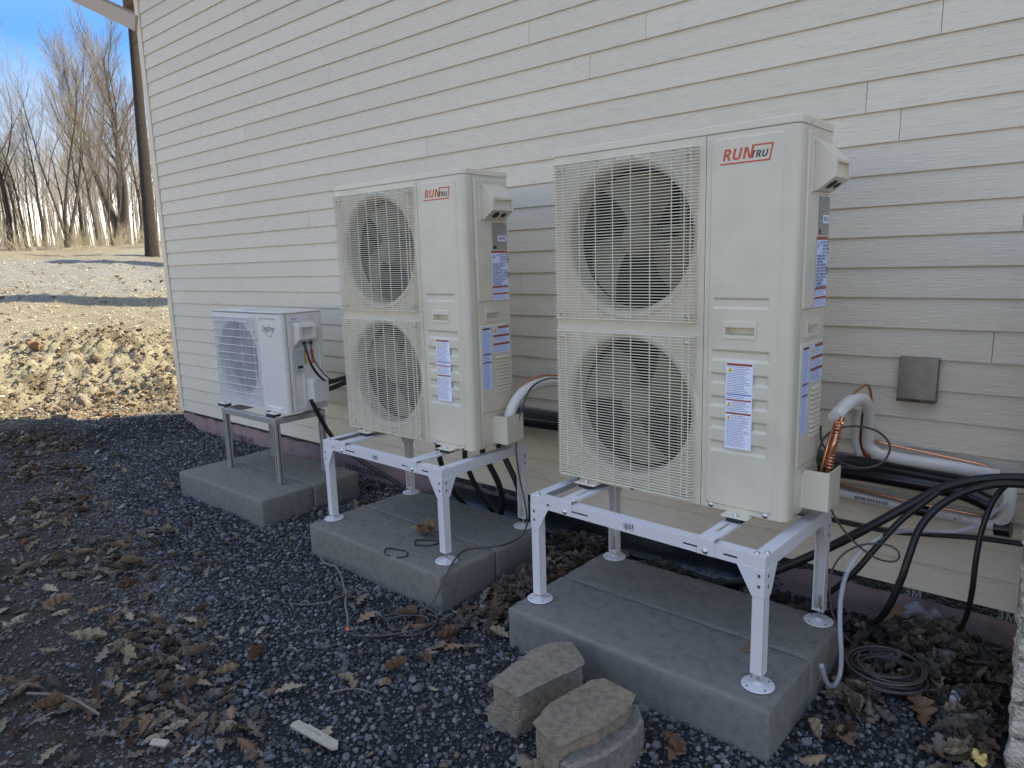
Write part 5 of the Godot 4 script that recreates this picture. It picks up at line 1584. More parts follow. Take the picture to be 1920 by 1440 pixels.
	hose("black_cable", [Vector3(5.075, 0.675, 0.275), Vector3(5.006, 0.655, 0.300), Vector3(4.962, 0.590, 0.330), Vector3(4.935, 0.474, 0.360), Vector3(4.925, 0.346, 0.380), Vector3(4.921, 0.210, 0.375), Vector3(4.900, 0.06, 0.30), Vector3(4.85, -0.09, 0.14), Vector3(4.761, -0.150, 0.09), Vector3(4.673, -0.175, 0.08)], 0.0105, "black_plastic", "rightmost black cable hanging straight to the leaves by the stone", "cable", "black cables by the wall")
	hose("black_cable", [Vector3(4.78, 0.590, 0.345), Vector3(4.661, 0.457, 0.400), Vector3(4.580, 0.327, 0.450), Vector3(4.511, 0.212, 0.480), Vector3(4.42, 0.09, 0.44), Vector3(4.33, -0.05, 0.28), Vector3(4.261, -0.150, 0.15), Vector3(4.191, -0.190, 0.15)], 0.0125, "black_plastic", "black cable branching off below the thick conduit behind the right leg", "cable", "black cables by the wall")
	hose("black_cable", [Vector3(3.3, 0.27, 0.035), Vector3(3.874, 0.260, 0.035), Vector3(4.147, 0.261, 0.035), Vector3(4.299, 0.261, 0.035), Vector3(4.534, 0.262, 0.04), Vector3(4.685, 0.283, 0.04), Vector3(4.885, 0.314, 0.04), Vector3(5.075, 0.327, 0.04)], 0.0105, "black_plastic", "black cable running level along the siding low behind the nearest unit", "cable", "black cables by the wall")
	hose("clear_tube", [Vector3(4.985, 0.53, 0.18), Vector3(4.955, 0.495, 0.200), Vector3(4.924, 0.460, 0.220), Vector3(4.902, 0.438, 0.250), Vector3(4.834, 0.411, 0.280), Vector3(4.746, 0.405, 0.320), Vector3(4.660, 0.402, 0.380), Vector3(4.595, 0.378, 0.440), Vector3(4.536, 0.319, 0.500), Vector3(4.506, 0.241, 0.560), Vector3(4.504, 0.158, 0.620), Vector3(4.516, 0.062, 0.660), Vector3(4.531, -0.041, 0.680), Vector3(4.537, -0.125, 0.700), Vector3(4.527, -0.168, 0.740), Vector3(4.515, -0.125, 0.800), Vector3(4.508, -0.030, 0.855)], 0.0095, "clear_hose", "clear plastic drain tube looping down beside the nearest pad", "tube")
	hose("grey_wire", [Vector3(4.380, 0.700, 0.60), Vector3(4.392, 0.760, 0.620), Vector3(4.402, 0.809, 0.600), Vector3(4.428, 0.837, 0.550), Vector3(4.484, 0.850, 0.500), Vector3(4.553, 0.833, 0.450), Vector3(4.596, 0.789, 0.420), Vector3(4.606, 0.748, 0.420), Vector3(4.585, 0.699, 0.430), Vector3(4.534, 0.673, 0.460), Vector3(4.472, 0.684, 0.500), Vector3(4.422, 0.726, 0.550), Vector3(4.397, 0.786, 0.600), Vector3(4.388, 0.84, 0.600), Vector3(4.38, 0.85, 0.57)], 0.0045, "grey_cable", "grey-brown wire making a round loop in front of the white arch", "wire", "grey thermostat wires")
	hose("grey_wire", [Vector3(4.440, 0.58, 0.650), Vector3(4.449, 0.541, 0.640), Vector3(4.479, 0.474, 0.620), Vector3(4.529, 0.393, 0.580), Vector3(4.597, 0.321, 0.520), Vector3(4.652, 0.302, 0.480), Vector3(4.674, 0.319, 0.460), Vector3(4.659, 0.347, 0.450), Vector3(4.611, 0.361, 0.460), Vector3(4.540, 0.352, 0.500), Vector3(4.481, 0.309, 0.540), Vector3(4.448, 0.236, 0.560), Vector3(4.449, 0.149, 0.580), Vector3(4.470, 0.04, 0.575), Vector3(4.51, -0.09, 0.49), Vector3(4.60, -0.150, 0.43), Vector3(4.70, -0.160, 0.42)], 0.0042, "grey_cable", "grey-brown wire hanging from the valve cover in a flat loop to the coil", "wire", "grey thermostat wires")
	var coil := []
	var rng := RandomNumberGenerator.new()
	rng.seed = 12
	for k in 200:
		var a := k / 199.0 * TAU * 8.5
		var rr := 0.118 + 0.022 * sin(a * 0.31) + 0.010 * sin(a * 0.87 + 1.0)
		coil.append(Vector3(4.665 + cos(a) * rr * 1.05 + 0.012 * sin(a * 0.13), -0.165 + 0.011 * (k / 199.0) * 5.0 + 0.010 * sin(a + a * 0.19), 0.545 + sin(a) * rr * 0.95))
	hose("wire_coil", coil, 0.0052, "grey_cable", "coil of grey-brown wire lying on the leaves right of the nearest pad", "wire coil", "", 7)
	# --- middle unit
	hose("white_insulation", [Vector3(2.742, 0.655, 0.640), Vector3(2.755, 0.75, 0.610), Vector3(2.765, 0.822, 0.53), Vector3(2.775, 0.853, 0.400), Vector3(2.800, 0.845, 0.26), Vector3(2.825, 0.785, 0.160), Vector3(2.825, 0.66, 0.120), Vector3(2.835, 0.56, 0.10)], 0.030, "insulation", "white insulated pipe arching from the middle unit, partly behind the nearest unit", "insulated pipe", "insulated refrigerant pipes", 14)
	hose("copper_pipe", [Vector3(2.715, 0.655, 0.650), Vector3(2.728, 0.75, 0.615), Vector3(2.742, 0.83, 0.55), Vector3(2.755, 0.885, 0.42), Vector3(2.785, 0.892, 0.30), Vector3(2.82, 0.86, 0.20), Vector3(2.84, 0.80, 0.15)], 0.0065, "copper", "bare copper pipe beside the white arch of the middle unit", "copper pipe", "bare copper pipes")
	hose("grey_wire", [Vector3(2.90, 0.86, 0.28), Vector3(2.83, 0.885, 0.36), Vector3(2.80, 0.855, 0.48), Vector3(2.80, 0.775, 0.56), Vector3(2.785, 0.66, 0.60), Vector3(2.775, 0.52, 0.61), Vector3(2.79, 0.37, 0.61), Vector3(2.815, 0.23, 0.60), Vector3(2.825, 0.10, 0.59), Vector3(2.80, 0.02, 0.60), Vector3(2.789, 0.000, 0.66), Vector3(2.769, -0.002, 0.777), Vector3(2.688, -0.003, 0.863), Vector3(2.654, -0.003, 0.942), Vector3(2.713, 0.006, 1.067), Vector3(2.782, 0.010, 1.177), Vector3(2.812, -0.030, 1.262), Vector3(2.812, -0.090, 1.315), Vector3(2.77, -0.140, 1.365), Vector3(2.668, -0.175, 1.375), Vector3(2.673, -0.180, 1.290), Vector3(2.765, -0.180, 1.282), Vector3(2.835, -0.180, 1.321), Vector3(2.879, -0.180, 1.415), Vector3(2.841, -0.180, 1.518), Vector3(2.722, -0.178, 1.565), Vector3(2.633, -0.178, 1.538), Vector3(2.603, -0.178, 1.483), Vector3(2.649, -0.172, 1.418), Vector3(2.722, -0.172, 1.429), Vector3(2.763, -0.170, 1.476), Vector3(2.766, -0.170, 1.535), Vector3(2.702, -0.168, 1.521), Vector3(2.669, -0.168, 1.470), Vector3(2.715, -0.164, 1.405), Vector3(2.791, -0.162, 1.368), Vector3(2.840, -0.165, 1.385), Vector3(2.862, -0.165, 1.451), Vector3(2.807, -0.165, 1.553), Vector3(2.724, -0.172, 1.631), Vector3(2.641, -0.178, 1.670), Vector3(2.585, -0.180, 1.672)], 0.0048, "grey_cable", "long grey-brown wire from the middle unit over its pad, coiled loosely on the gravel", "wire", "grey thermostat wires", 7)
	var nut := MB.new()
	nut.lathe(PackedVector2Array([Vector2(0.0, 0.024), Vector2(0.005, 0.023), Vector2(0.0075, 0.004), Vector2(0.009, 0.0), Vector2(0.0, 0.0)]), 9, Transform3D(Basis(Vector3(0, 0.2, 1).normalized(), Vector3(1, 0, 0), Vector3(0, 1, -0.2).normalized()), Vector3(2.568, -0.168, 1.668)))
	sole("wire_nut", nut, mats["orange"], "orange wire nut on the end of the coiled grey wire", "wire nut")
	conduit([Vector3(2.02, 0.62, 0.42), Vector3(2.03, 0.458, 0.500), Vector3(2.03, 0.341, 0.500), Vector3(2.033, 0.223, 0.470), Vector3(2.040, 0.06, 0.39), Vector3(2.075, -0.07, 0.30), Vector3(2.14, -0.14, 0.24), Vector3(2.28, -0.17, 0.22), Vector3(2.5, -0.175, 0.2)], 0.0185, "black corrugated hose dropping behind the middle of the middle unit's stand", "black hoses under the middle unit")
	conduit([Vector3(2.27, 0.60, 0.45), Vector3(2.262, 0.395, 0.500), Vector3(2.262, 0.263, 0.470), Vector3(2.27, 0.119, 0.400), Vector3(2.30, -0.02, 0.320), Vector3(2.36, -0.12, 0.26), Vector3(2.50, -0.17, 0.2)], 0.0175, "black corrugated hose nearest the front right leg under the middle unit", "black hoses under the middle unit")
	conduit([Vector3(2.38, 0.60, 0.44), Vector3(2.409, 0.436, 0.500), Vector3(2.445, 0.339, 0.480), Vector3(2.468, 0.218, 0.430), Vector3(2.445, 0.08, 0.370), Vector3(2.37, -0.05, 0.320), Vector3(2.25, -0.13, 0.28), Vector3(2.1, -0.17, 0.25), Vector3(1.8, -0.175, 0.2)], 0.0195, "black corrugated hose bending back left under the middle unit", "black hoses under the middle unit")
	conduit([Vector3(2.42, 0.60, 0.40), Vector3(2.481, 0.459, 0.430), Vector3(2.539, 0.350, 0.420), Vector3(2.588, 0.233, 0.400), Vector3(2.600, 0.110, 0.370), Vector3(2.575, -0.02, 0.330), Vector3(2.50, -0.13, 0.27), Vector3(2.40, -0.17, 0.22)], 0.0195, "rightmost black corrugated hose under the middle unit", "black hoses under the middle unit")
	# --- small unit
	var dr := MB.new()
	var rp := ribbed(smooth([Vector3(0.845, 0.600, 0.635), Vector3(0.850, 0.529, 0.610), Vector3(0.845, 0.418, 0.555), Vector3(0.869, 0.297, 0.500), Vector3(0.944, 0.181, 0.430), Vector3(1.100, 0.077, 0.360), Vector3(1.237, 0.000, 0.300), Vector3(1.413, -0.09, 0.250), Vector3(1.62, -0.17, 0.22)], 7), 0.0175, 0.012)
	dr.tube(rp[0], rp[1], 12)
	sole("corrugated_conduit", dr, mats["black_plastic"], "black drain hose with an open end hanging beside the small unit", "hose")
	hose("black_line", [Vector3(0.78, 0.680, 0.54), Vector3(0.824, 0.694, 0.49), Vector3(0.836, 0.705, 0.400), Vector3(0.865, 0.721, 0.300), Vector3(1.030, 0.745, 0.160), Vector3(1.4, 0.75, 0.09), Vector3(1.9, 0.72, 0.07)], 0.0175, "black_plastic", "upper black insulated line from the small unit to the wall", "insulated pipe", "black lines of the small unit")
	hose("black_line", [Vector3(0.78, 0.628, 0.56), Vector3(0.817, 0.640, 0.49), Vector3(0.834, 0.660, 0.400), Vector3(0.866, 0.684, 0.300), Vector3(1.030, 0.705, 0.170), Vector3(1.4, 0.71, 0.09), Vector3(1.9, 0.68, 0.07)], 0.0185, "black_plastic", "lower black insulated line from the small unit to the wall", "insulated pipe", "black lines of the small unit")
	hose("black_cable", [Vector3(0.83, 1.020, 0.648), Vector3(0.862, 0.985, 0.660), Vector3(0.895, 0.935, 0.668), Vector3(0.918, 0.865, 0.660), Vector3(0.900, 0.785, 0.600), Vector3(0.862, 0.725, 0.520), Vector3(0.845, 0.712, 0.46)], 0.0085, "black_plastic", "thick black cable hanging from the electrical cover of the small unit", "cable", "cables of the small unit")
	hose("black_cable", [Vector3(0.83, 1.015, 0.594), Vector3(0.865, 0.985, 0.615), Vector3(0.895, 0.935, 0.63), Vector3(0.915, 0.873, 0.620), Vector3(0.902, 0.797, 0.560), Vector3(0.880, 0.735, 0.490), Vector3(0.865, 0.72, 0.44)], 0.0042, "black_plastic", "thin dark cable from the second gland of the small unit", "cable", "cables of the small unit")

# ------------------------------------------------------------------ odds and ends
func build_bits() -> void:
	# metal hood on the siding
	var t := thing("vent_hood", "small stainless steel box with a down-facing hood on the siding at the right", "vent hood", Vector3(4.621, 0.985, 0.014))
	var b := MB.new()
	b.slab(PackedVector2Array([Vector2(0, 0.098), Vector2(-0.040, 0.098), Vector2(-0.055, -0.082), Vector2(-0.055, -0.098), Vector2(0, -0.098)]), -0.075, 0.075, 0.0, Transform3D(Basis(Vector3(0, 0, -1), Vector3(0, 1, 0), Vector3(1, 0, 0)), Vector3.ZERO))
	part("hood", b, mats["stainless"], t)
	var lip := MB.new()
	lip.bbox(Vector3(-0.018, -0.092, 0.0548), Vector3(0.020, -0.088, 0.0562), 0.0005)
	part("slot", lip, mats["dark_inside"], t)
	# zip ties, wire loop, shims
	hose("cable_tie", [Vector3(2.372, -0.005, 1.222), Vector3(2.330, -0.004, 1.222), Vector3(2.285, -0.002, 1.172), Vector3(2.343, -0.003, 1.144), Vector3(2.406, -0.004, 1.133), Vector3(2.452, -0.004, 1.172), Vector3(2.421, -0.005, 1.218)], 0.0036, "black_plastic", "open black cable tie near the front edge of the middle pad", "cable tie", "black cable ties on the middle pad", 6)
	hose("cable_tie", [Vector3(2.383, -0.004, 1.046), Vector3(2.331, -0.003, 1.003), Vector3(2.345, -0.004, 0.974), Vector3(2.430, -0.004, 0.925), Vector3(2.463, -0.004, 0.945), Vector3(2.450, -0.004, 0.993), Vector3(2.383, -0.002, 1.046)], 0.0036, "black_plastic", "closed black cable tie loop beside the front right leg on the middle pad", "cable tie", "black cable ties on the middle pad", 6)
	hose("black_wire", [Vector3(2.652, -0.168, 1.725), Vector3(2.690, -0.165, 1.690), Vector3(2.750, -0.165, 1.690), Vector3(2.816, -0.165, 1.706), Vector3(2.860, -0.166, 1.722), Vector3(2.822, -0.164, 1.745), Vector3(2.800, -0.165, 1.785), Vector3(2.740, -0.166, 1.810), Vector3(2.64, -0.165, 1.826)], 0.0036, "black_plastic", "loose black wire loop on the gravel below the coiled grey wire", "wire", "", 6)
	hose("root", [Vector3(1.70, -0.20, 1.215), Vector3(1.770, -0.175, 1.255), Vector3(1.852, -0.168, 1.285), Vector3(1.936, -0.168, 1.276), Vector3(2.055, -0.170, 1.324), Vector3(2.177, -0.172, 1.396), Vector3(2.266, -0.170, 1.444), Vector3(2.359, -0.172, 1.520), Vector3(2.460, -0.172, 1.582), Vector3(2.555, -0.175, 1.650)], 0.0062, "root", "thin brown root snaking over the gravel from the middle pad corner", "root", "", 7)
	hose("twig", [Vector3(2.10, -0.172, 1.69), Vector3(2.190, -0.170, 1.650), Vector3(2.262, -0.166, 1.575), Vector3(2.280, -0.162, 1.480), Vector3(2.268, -0.165, 1.40)], 0.0035, "root", "thin twig crossing the root on the gravel", "twig", "twigs on the gravel", 5)
	hose("twig", [Vector3(2.93, -0.17, 2.03), Vector3(3.0, -0.165, 1.95), Vector3(3.08, -0.168, 1.92)], 0.004, "root", "short twig below the cream star-shaped leaf", "twig", "twigs on the gravel", 5)
	hose("twig", [Vector3(2.0, -0.13, 2.83), Vector3(2.18, -0.12, 2.74), Vector3(2.40, -0.125, 2.70)], 0.006, "root", "stick lying on the leafy bank at the bottom left", "twig", "twigs on the gravel", 6)
	var sh := MB.new()
	sh.slab(PackedVector2Array([Vector2(0, 0), Vector2(0.235, 0.006), Vector2(0.25, 0.022), Vector2(0.225, 0.046), Vector2(0.06, 0.046), Vector2(0.052, 0.040), Vector2(0.0, 0.040), Vector2(-0.006, 0.018)]), 0.0, 0.010, 0.001)
	var sm := part("wood_shim", sh, mats["wood_chip"], null, Transform3D(Basis(Vector3.UP, 0.06) * Basis(Vector3.RIGHT, -PI / 2 + 0.05), Vector3(3.005, -0.168, 2.252)))
	tag(sm, "split pale wooden shim lying on the gravel at the bottom", "shim")
	var cr := MB.new()
	cr.box(Vector3(0.05, 0.0275, 0.0092), Vector3(0.15, 0.029, 0.0108))
	part("crack", cr, mats["root"], sm)
	var s2 := MB.new()
	s2.bbox(Vector3(-0.014, 0.0, -0.045), Vector3(0.014, 0.005, 0.045), 0.001)
	tag(part("wood_shim", s2, mats["brown_wood"], null, Transform3D(Basis(Vector3.UP, 0.05), Vector3(4.250, -0.009, 0.925))), "brown wooden shim on the joint of the nearest pad", "shim")
	var wc := MB.new()
	wc.bbox(Vector3(-0.034, 0.0, -0.014), Vector3(0.034, 0.010, 0.014), 0.003)
	tag(part("wood_scrap", wc, mats["wood_chip"], null, Transform3D(Basis(Vector3.UP, 0.5) * Basis(Vector3.RIGHT, 0.2), Vector3(2.74, -0.14, 2.62))), "cream scrap of wood on the leaves at the bottom left", "wood scrap")
	# things lying against the foundation
	var ga := MB.new()
	ga.bbox(Vector3(1.45, -0.19, 0.036), Vector3(3.95, -0.052, 0.0385), 0.0008)
	ga.bbox(Vector3(1.45, -0.192, 0.037), Vector3(3.95, -0.189, 0.125), 0.0008)
	ga.bbox(Vector3(1.45, -0.192, 0.122), Vector3(3.95, -0.172, 0.125), 0.0008)
	tag(part("metal_track", ga, mats["galvanised"]), "long galvanised metal track leaning on the foundation behind the pads", "metal track")
	var pv := MB.new()
	pv.tube(PackedVector3Array([Vector3(4.60, -0.135, 0.125), Vector3(4.72, -0.130, 0.165), Vector3(4.80, -0.135, 0.20)]), 0.028, 14)
	sole("pipe_offcut", pv, mats["dark_pipe"], "short dark pipe offcut lying on the leaves behind the coil", "pipe offcut")
	var bw := MB.new()
	bw.bbox(Vector3(-0.09, -0.02, -0.03), Vector3(0.09, 0.02, 0.03), 0.003)
	tag(part("wood_offcut", bw, mats["brown_wood"], null, Transform3D(Basis(Vector3.UP, 0.9) * Basis(Vector3.BACK, 0.25), Vector3(4.585, -0.125, 0.115))), "dark brown wood offcut leaning by the pipe offcut in the leaves", "wood offcut")
	var bag := MB.new()
	bag = rough_box(Vector3(0.16, 0.10, 0.10), Vector3i(12, 8, 8), 0.03, 0.07, 14.0, 17)
	var film := mk("film", lin(0.5, 0.5, 0.52, 0.35), 0.25)
	film.transparency = BaseMaterial3D.TRANSPARENCY_ALPHA
	film.roughness = 0.3
	tag(part("plastic_film", bag, film, null, at(Vector3(4.72, -0.17, 0.06))), "crumpled clear plastic film against the pink foundation", "plastic film")
	var ch := rough_box(Vector3(0.055, 0.022, 0.05), Vector3i(8, 4, 8), 0.006, 0.012, 25.0, 18)
	tag(part("stone_chip", ch, mats["pale_stone"], null, Transform3D(Basis(Vector3.RIGHT, 0.25), Vector3(4.925, -0.175, 0.540))), "pale grey square stone chip on the leaves by the stone pier", "stone", "")
	var yc := rough_box(Vector3(0.04, 0.03, 0.045), Vector3i(8, 6, 8), 0.01, 0.02, 30.0, 19)
	tag(part("foam_lump", yc, mats["yellow_chunk"], null, at(Vector3(5.035, -0.19, 0.862))), "pale yellow lump of foam on the gravel by the stone pier", "foam lump", "")
	# two stones that stand out on the slope
	var ss := rough_box(Vector3(0.10, 0.24, 0.09), Vector3i(10, 14, 8), 0.02, 0.05, 8.0, 20)
	tag(part("field_stone", ss, mats["wall_block"], null, Transform3D(Basis(Vector3.UP, 0.5) * Basis(Vector3.BACK, 0.12), Vector3(-3.98, height(-3.98, 0.57) - 0.07, 0.57))), "upright pointed grey-tan stone in the dug slope", "stone", "")
	var s3 := rough_box(Vector3(0.14, 0.12, 0.12), Vector3i(10, 10, 10), 0.03, 0.05, 8.0, 21)
	tag(part("field_stone", s3, mats["brown_wood"], null, Transform3D(Basis(Vector3.UP, 0.9), Vector3(-6.04, height(-6.04, 0.43) - 0.02, 0.43))), "dark brown angular stone at the crest of the dug slope", "stone", "")

# ------------------------------------------------------------------ the wood
func branch(b: MB, tw: MB, p: Vector3, dir: Vector3, length: float, r: float, lvl: int, maxl: int, rng: RandomNumberGenerator, up: float, kids: Array) -> void:
	var n := 6 if lvl == 0 else (5 if lvl < 2 else 4)
	var pts := PackedVector3Array([p]); var rad := [r]
	var d := dir
	for i in n:
		var wob := 0.10 if lvl == 0 else 0.20
		d = (d + Vector3(rng.randf_range(-wob, wob), rng.randf_range(-wob, wob) * 0.5 + up * (0.14 if lvl > 0 else 0.02), rng.randf_range(-wob, wob))).normalized()
		pts.append(pts[-1] + d * length / n)
		rad.append(maxf(0.003, r * lerpf(1.0, 0.22 if lvl > 0 else 0.12, pow((i + 1.0) / n, 0.9))))
	var tgt := b if lvl < 2 else tw
	tgt.tube(pts, rad, [9, 6, 4, 3, 3][lvl], false)
	if lvl >= maxl: return
	var count: int = kids[lvl]
	for k in count:
		var t := lerpf(0.32 if lvl == 0 else 0.15, 0.98, (k + rng.randf()) / count)
		var f := t * n
		var i := mini(int(f), n - 1)
		var q := pts[i].lerp(pts[i + 1], f - i)
		var along_ := (pts[i + 1] - pts[i]).normalized()
		var side := along_.cross(Vector3(rng.randf_range(-1, 1), rng.randf_range(-1, 1), rng.randf_range(-1, 1))).normalized()
		var ang := rng.randf_range(0.35, 0.80) if lvl == 0 else rng.randf_range(0.30, 0.75)
		var nd := (along_ * cos(ang) + side * sin(ang)).normalized()
		var len2 := length * rng.randf_range(0.30, 0.55) * (1.15 - 0.45 * t)
		if lvl == 0: len2 = length * rng.randf_range(0.32, 0.55) * (1.25 - 0.65 * t)
		branch(b, tw, q, nd, len2, maxf(r * lerpf(1.0, 0.20, t) * rng.randf_range(0.26, 0.48), 0.0035), lvl + 1, maxl, rng, up, kids)

func tree_meshes(seed_: int, h: float, r: float, kids: Array, maxl: int, up := 0.8, fork := false) -> Array:
	var rng := RandomNumberGenerator.new()
	rng.seed = seed_
	var b := MB.new(); var tw := MB.new()
	b.lathe(PackedVector2Array([Vector2(r * 1.45, -0.3), Vector2(r * 1.25, 0.1), Vector2(r * 1.02, 0.45)]), 9)
	if fork:
		for k in 3:
			var a := k * TAU / 3 + 0.5
			branch(b, tw, Vector3(cos(a) * r * 0.4, 0.2 + 0.3 * k, sin(a) * r * 0.4), Vector3(cos(a) * 0.26, 1, sin(a) * 0.26).normalized(), h * [1.0, 0.9, 0.82][k], r * [0.8, 0.7, 0.62][k], 0, maxl, rng, up, kids)
	else:
		branch(b, tw, Vector3(0, 0.1, 0), Vector3(rng.randf_range(-0.05, 0.05), 1, rng.randf_range(-0.05, 0.05)).normalized(), h, r, 0, maxl, rng, up, kids)
	return [b, tw]

func place_tree(called: String, ms: Array, bark: Material, twig: Material, label: String, s: float, deg: float, turn: float, grp: String, scale_ := 1.0) -> void:
	var x := 5.242 - s * cos(deg_to_rad(deg)); var z := 3.506 - s * sin(deg_to_rad(deg))
	var t := thing(called, label, "tree", Vector3(x, height(x, z), z), turn, grp)
	put("trunk", ms[0], bark, t, at(Vector3.ZERO, Basis().scaled(Vector3.ONE * scale_)))
	put("branches", ms[1], twig, t, at(Vector3.ZERO, Basis().scaled(Vector3.ONE * scale_)))

func build_wood() -> void:
	var rng := RandomNumberGenerator.new()
	rng.seed = 2024
	# the big straight trunk by the corner of the house, leaning a little
	var big := MB.new()
	var pts := PackedVector3Array(); var rad := []
	for i in 15:
		var u := i / 14.0
		pts.append(Vector3(-15.73 - 2.1 * u, 1.55 + 13.5 * u, -5.38 - 1.3 * u)); rad.append(lerpf(0.165, 0.085, u) + 0.045 * exp(-u * 30.0))
	big.tube(pts, rad, 16, true, 0.05)
	var bt := thing("tall_tree", "tall dark furrowed tree trunk rising beside the far corner of the house", "tree")
	part("trunk", big, mats["bark_dark"], bt)
	var bb := MB.new(); var btw := MB.new()
	for k in 14:
		var u := rng.randf_range(0.45, 1.0)
		var q := Vector3(-15.73 - 2.1 * u, 2.05 + 13.0 * u, -5.38 - 1.3 * u)
		var a := rng.randf() * TAU
		branch(bb, btw, q, Vector3(cos(a), 0.5, sin(a)).normalized(), rng.randf_range(1.5, 3.5), 0.05, 1, 3, rng, 0.6, [0, 7, 5, 0])
	part("branches", bb, mats["bark_dark"], bt)
	part("twigs", btw, mats["twig"], bt)
	# the many-limbed crown left of it
	var hero := tree_meshes(7, 6.9, 0.25, [17, 13, 9, 0], 3, 1.3, true)
	place_tree("crown_tree", [hero[0].mesh(), hero[1].mesh()], mats["bark"], mats["twig"], "broad bare tree with many rising limbs left of the tall dark trunk", 33.0, 21.3, 40.0, "")
	var kinds := []
	for k in 5:
		var m := tree_meshes(300 + k, [9.5, 8.5, 10.5, 8.0, 9.0][k], [0.17, 0.13, 0.15, 0.11, 0.14][k], [14, 9, 7, 0], 3, 1.1, k == 2)
		kinds.append([m[0].mesh(), m[1].mesh()])
	var spots := [[29.0, 14.7, 0.63, "crooked bare tree at the left edge of the clearing"], [30.5, 16.6, 0.53, "bent dark tree with a broken fork in the middle left of the wood"], [28.0, 17.9, 0.56, "bare tree with a dark lower trunk left of the broad crown"], [31.0, 18.9, 0.63, "slender bare tree just left of the broad crown"], [30.0, 19.8, 0.49, "twin-stemmed bare tree in front of the broad crown"], [34.0, 22.4, 0.59, "bare tree close behind the tall dark trunk"], [29.5, 15.6, 0.42, "small bare tree with low limbs near the left edge"], [29.0, 20.6, 0.38, "small bare tree at the foot of the broad crown"]]
	for i in spots.size():
		var e: Array = spots[i]
		place_tree("bare_tree", kinds[i % 5], mats["bark" if i % 3 else "bark_dark"], mats["twig" if i % 2 else "twig_pale"], e[3], e[0], e[1], i * 67.0, "bare trees at the edge of the clearing", e[2])
	# slimmer trunks further in
	var slim := []
	for k in 4:
		var m := tree_meshes(400 + k, [9.0, 8.0, 10.0, 7.5][k], [0.085, 0.07, 0.10, 0.06][k], [12, 7, 6, 0], 3, 1.1)
		slim.append([m[0].mesh(), m[1].mesh()])
	for i in 48:
		var s := rng.randf_range(30.0, 56.0)
		place_tree("slim_tree", slim[i % 4], mats[["bark", "twig_pale", "bark_dark", "twig"][i % 4 if i % 7 else 1]], mats["twig_pale" if i % 3 == 0 else "twig"], "slim bare tree standing among others in the wood behind the clearing", s, rng.randf_range(11.5, 25.5), rng.randf() * 360.0, "slim trees of the wood", rng.randf_range(0.38, 0.60) * s / 40.0)
	# the mass of wood beyond, and the brush at its foot
	var far := tree_meshes(500, 9.0, 0.09, [9, 4, 3, 0], 3, 1.0)
	var whole: MB = far[0]
	var off := whole.v.size()
	whole.v.append_array(far[1].v); whole.n.append_array(far[1].n); whole.uv.append_array(far[1].uv)
	for k in far[1].idx: whole.idx.append(k + off)
	var xf := []; var col := []
	for i in 380:
		var s := rng.randf_range(46.0, 110.0); var a := deg_to_rad(rng.randf_range(6.0, 34.0))
		var x := 5.242 - s * cos(a); var z := 3.506 - s * sin(a)
		var k := rng.randf_range(0.5, 0.85) * s / 62.0
		xf.append(Transform3D(Basis(Vector3.UP, rng.randf() * TAU).scaled(Vector3(k, k, k)), Vector3(x, height(x, z) - 0.1, z)))
		col.append(Color(0.24, 0.21, 0.18) * rng.randf_range(0.6, 1.2))
	scatter("woods", "grey-brown mass of bare trees far beyond the clearing", whole.mesh(), mats["gravel"], xf, col, "woods")
	var br := MB.new(); var brt := MB.new()
	for k in 9:
		branch(br, br, Vector3(rng.randf_range(-0.5, 0.5), 0, rng.randf_range(-0.5, 0.5)), Vector3(rng.randf_range(-0.5, 0.5), 1, rng.randf_range(-0.5, 0.5)).normalized(), rng.randf_range(0.9, 2.2), 0.014, 2, 3, rng, 0.2, [0, 0, 7, 0])
	xf = []; col = []
	for i in 170:
		var s := 26.5 + 22.0 * pow(rng.randf(), 1.6); var a := deg_to_rad(rng.randf_range(8.0, 30.0))
		var x := 5.242 - s * cos(a); var z := 3.506 - s * sin(a)
		var k := rng.randf_range(0.2, 0.6)
		xf.append(Transform3D(Basis(Vector3.UP, rng.randf() * TAU).scaled(Vector3(k, k, k)), Vector3(x, height(x, z) - 0.05, z)))
		col.append((Color(0.42, 0.36, 0.27) if rng.randf() < 0.7 else Color(0.30, 0.28, 0.16)) * rng.randf_range(0.8, 1.2))
	scatter("brush", "pale dry brush and saplings along the edge of the wood", br.mesh(), mats["gravel"], xf, col, "brush")
	# big trees behind the house; their shadows cross the clearing
	for e in [[-3.2, -8.6, 0.42, "thick tree behind the house casting the broad shadow band"], [-6.6, -13.2, 0.36, "thick tree behind the house casting the far shadow band"]]:
		var tb := MB.new()
		var p2 := PackedVector3Array(); var r2 := []
		for i in 12:
			var u := i / 11.0
			p2.append(Vector3(e[0] + 0.3 * sin(u * 5.0), height(e[0], e[1]) - 0.2 + 13.0 * u, e[1] + 0.2 * sin(u * 4.0))); r2.append(e[2] * lerpf(1.15, 0.75, u))
		tb.tube(p2, r2, 14, true, 0.04)
		var tt := thing("thick_tree", e[3], "tree")
		part("trunk", tb, mats["bark_dark"], tt)

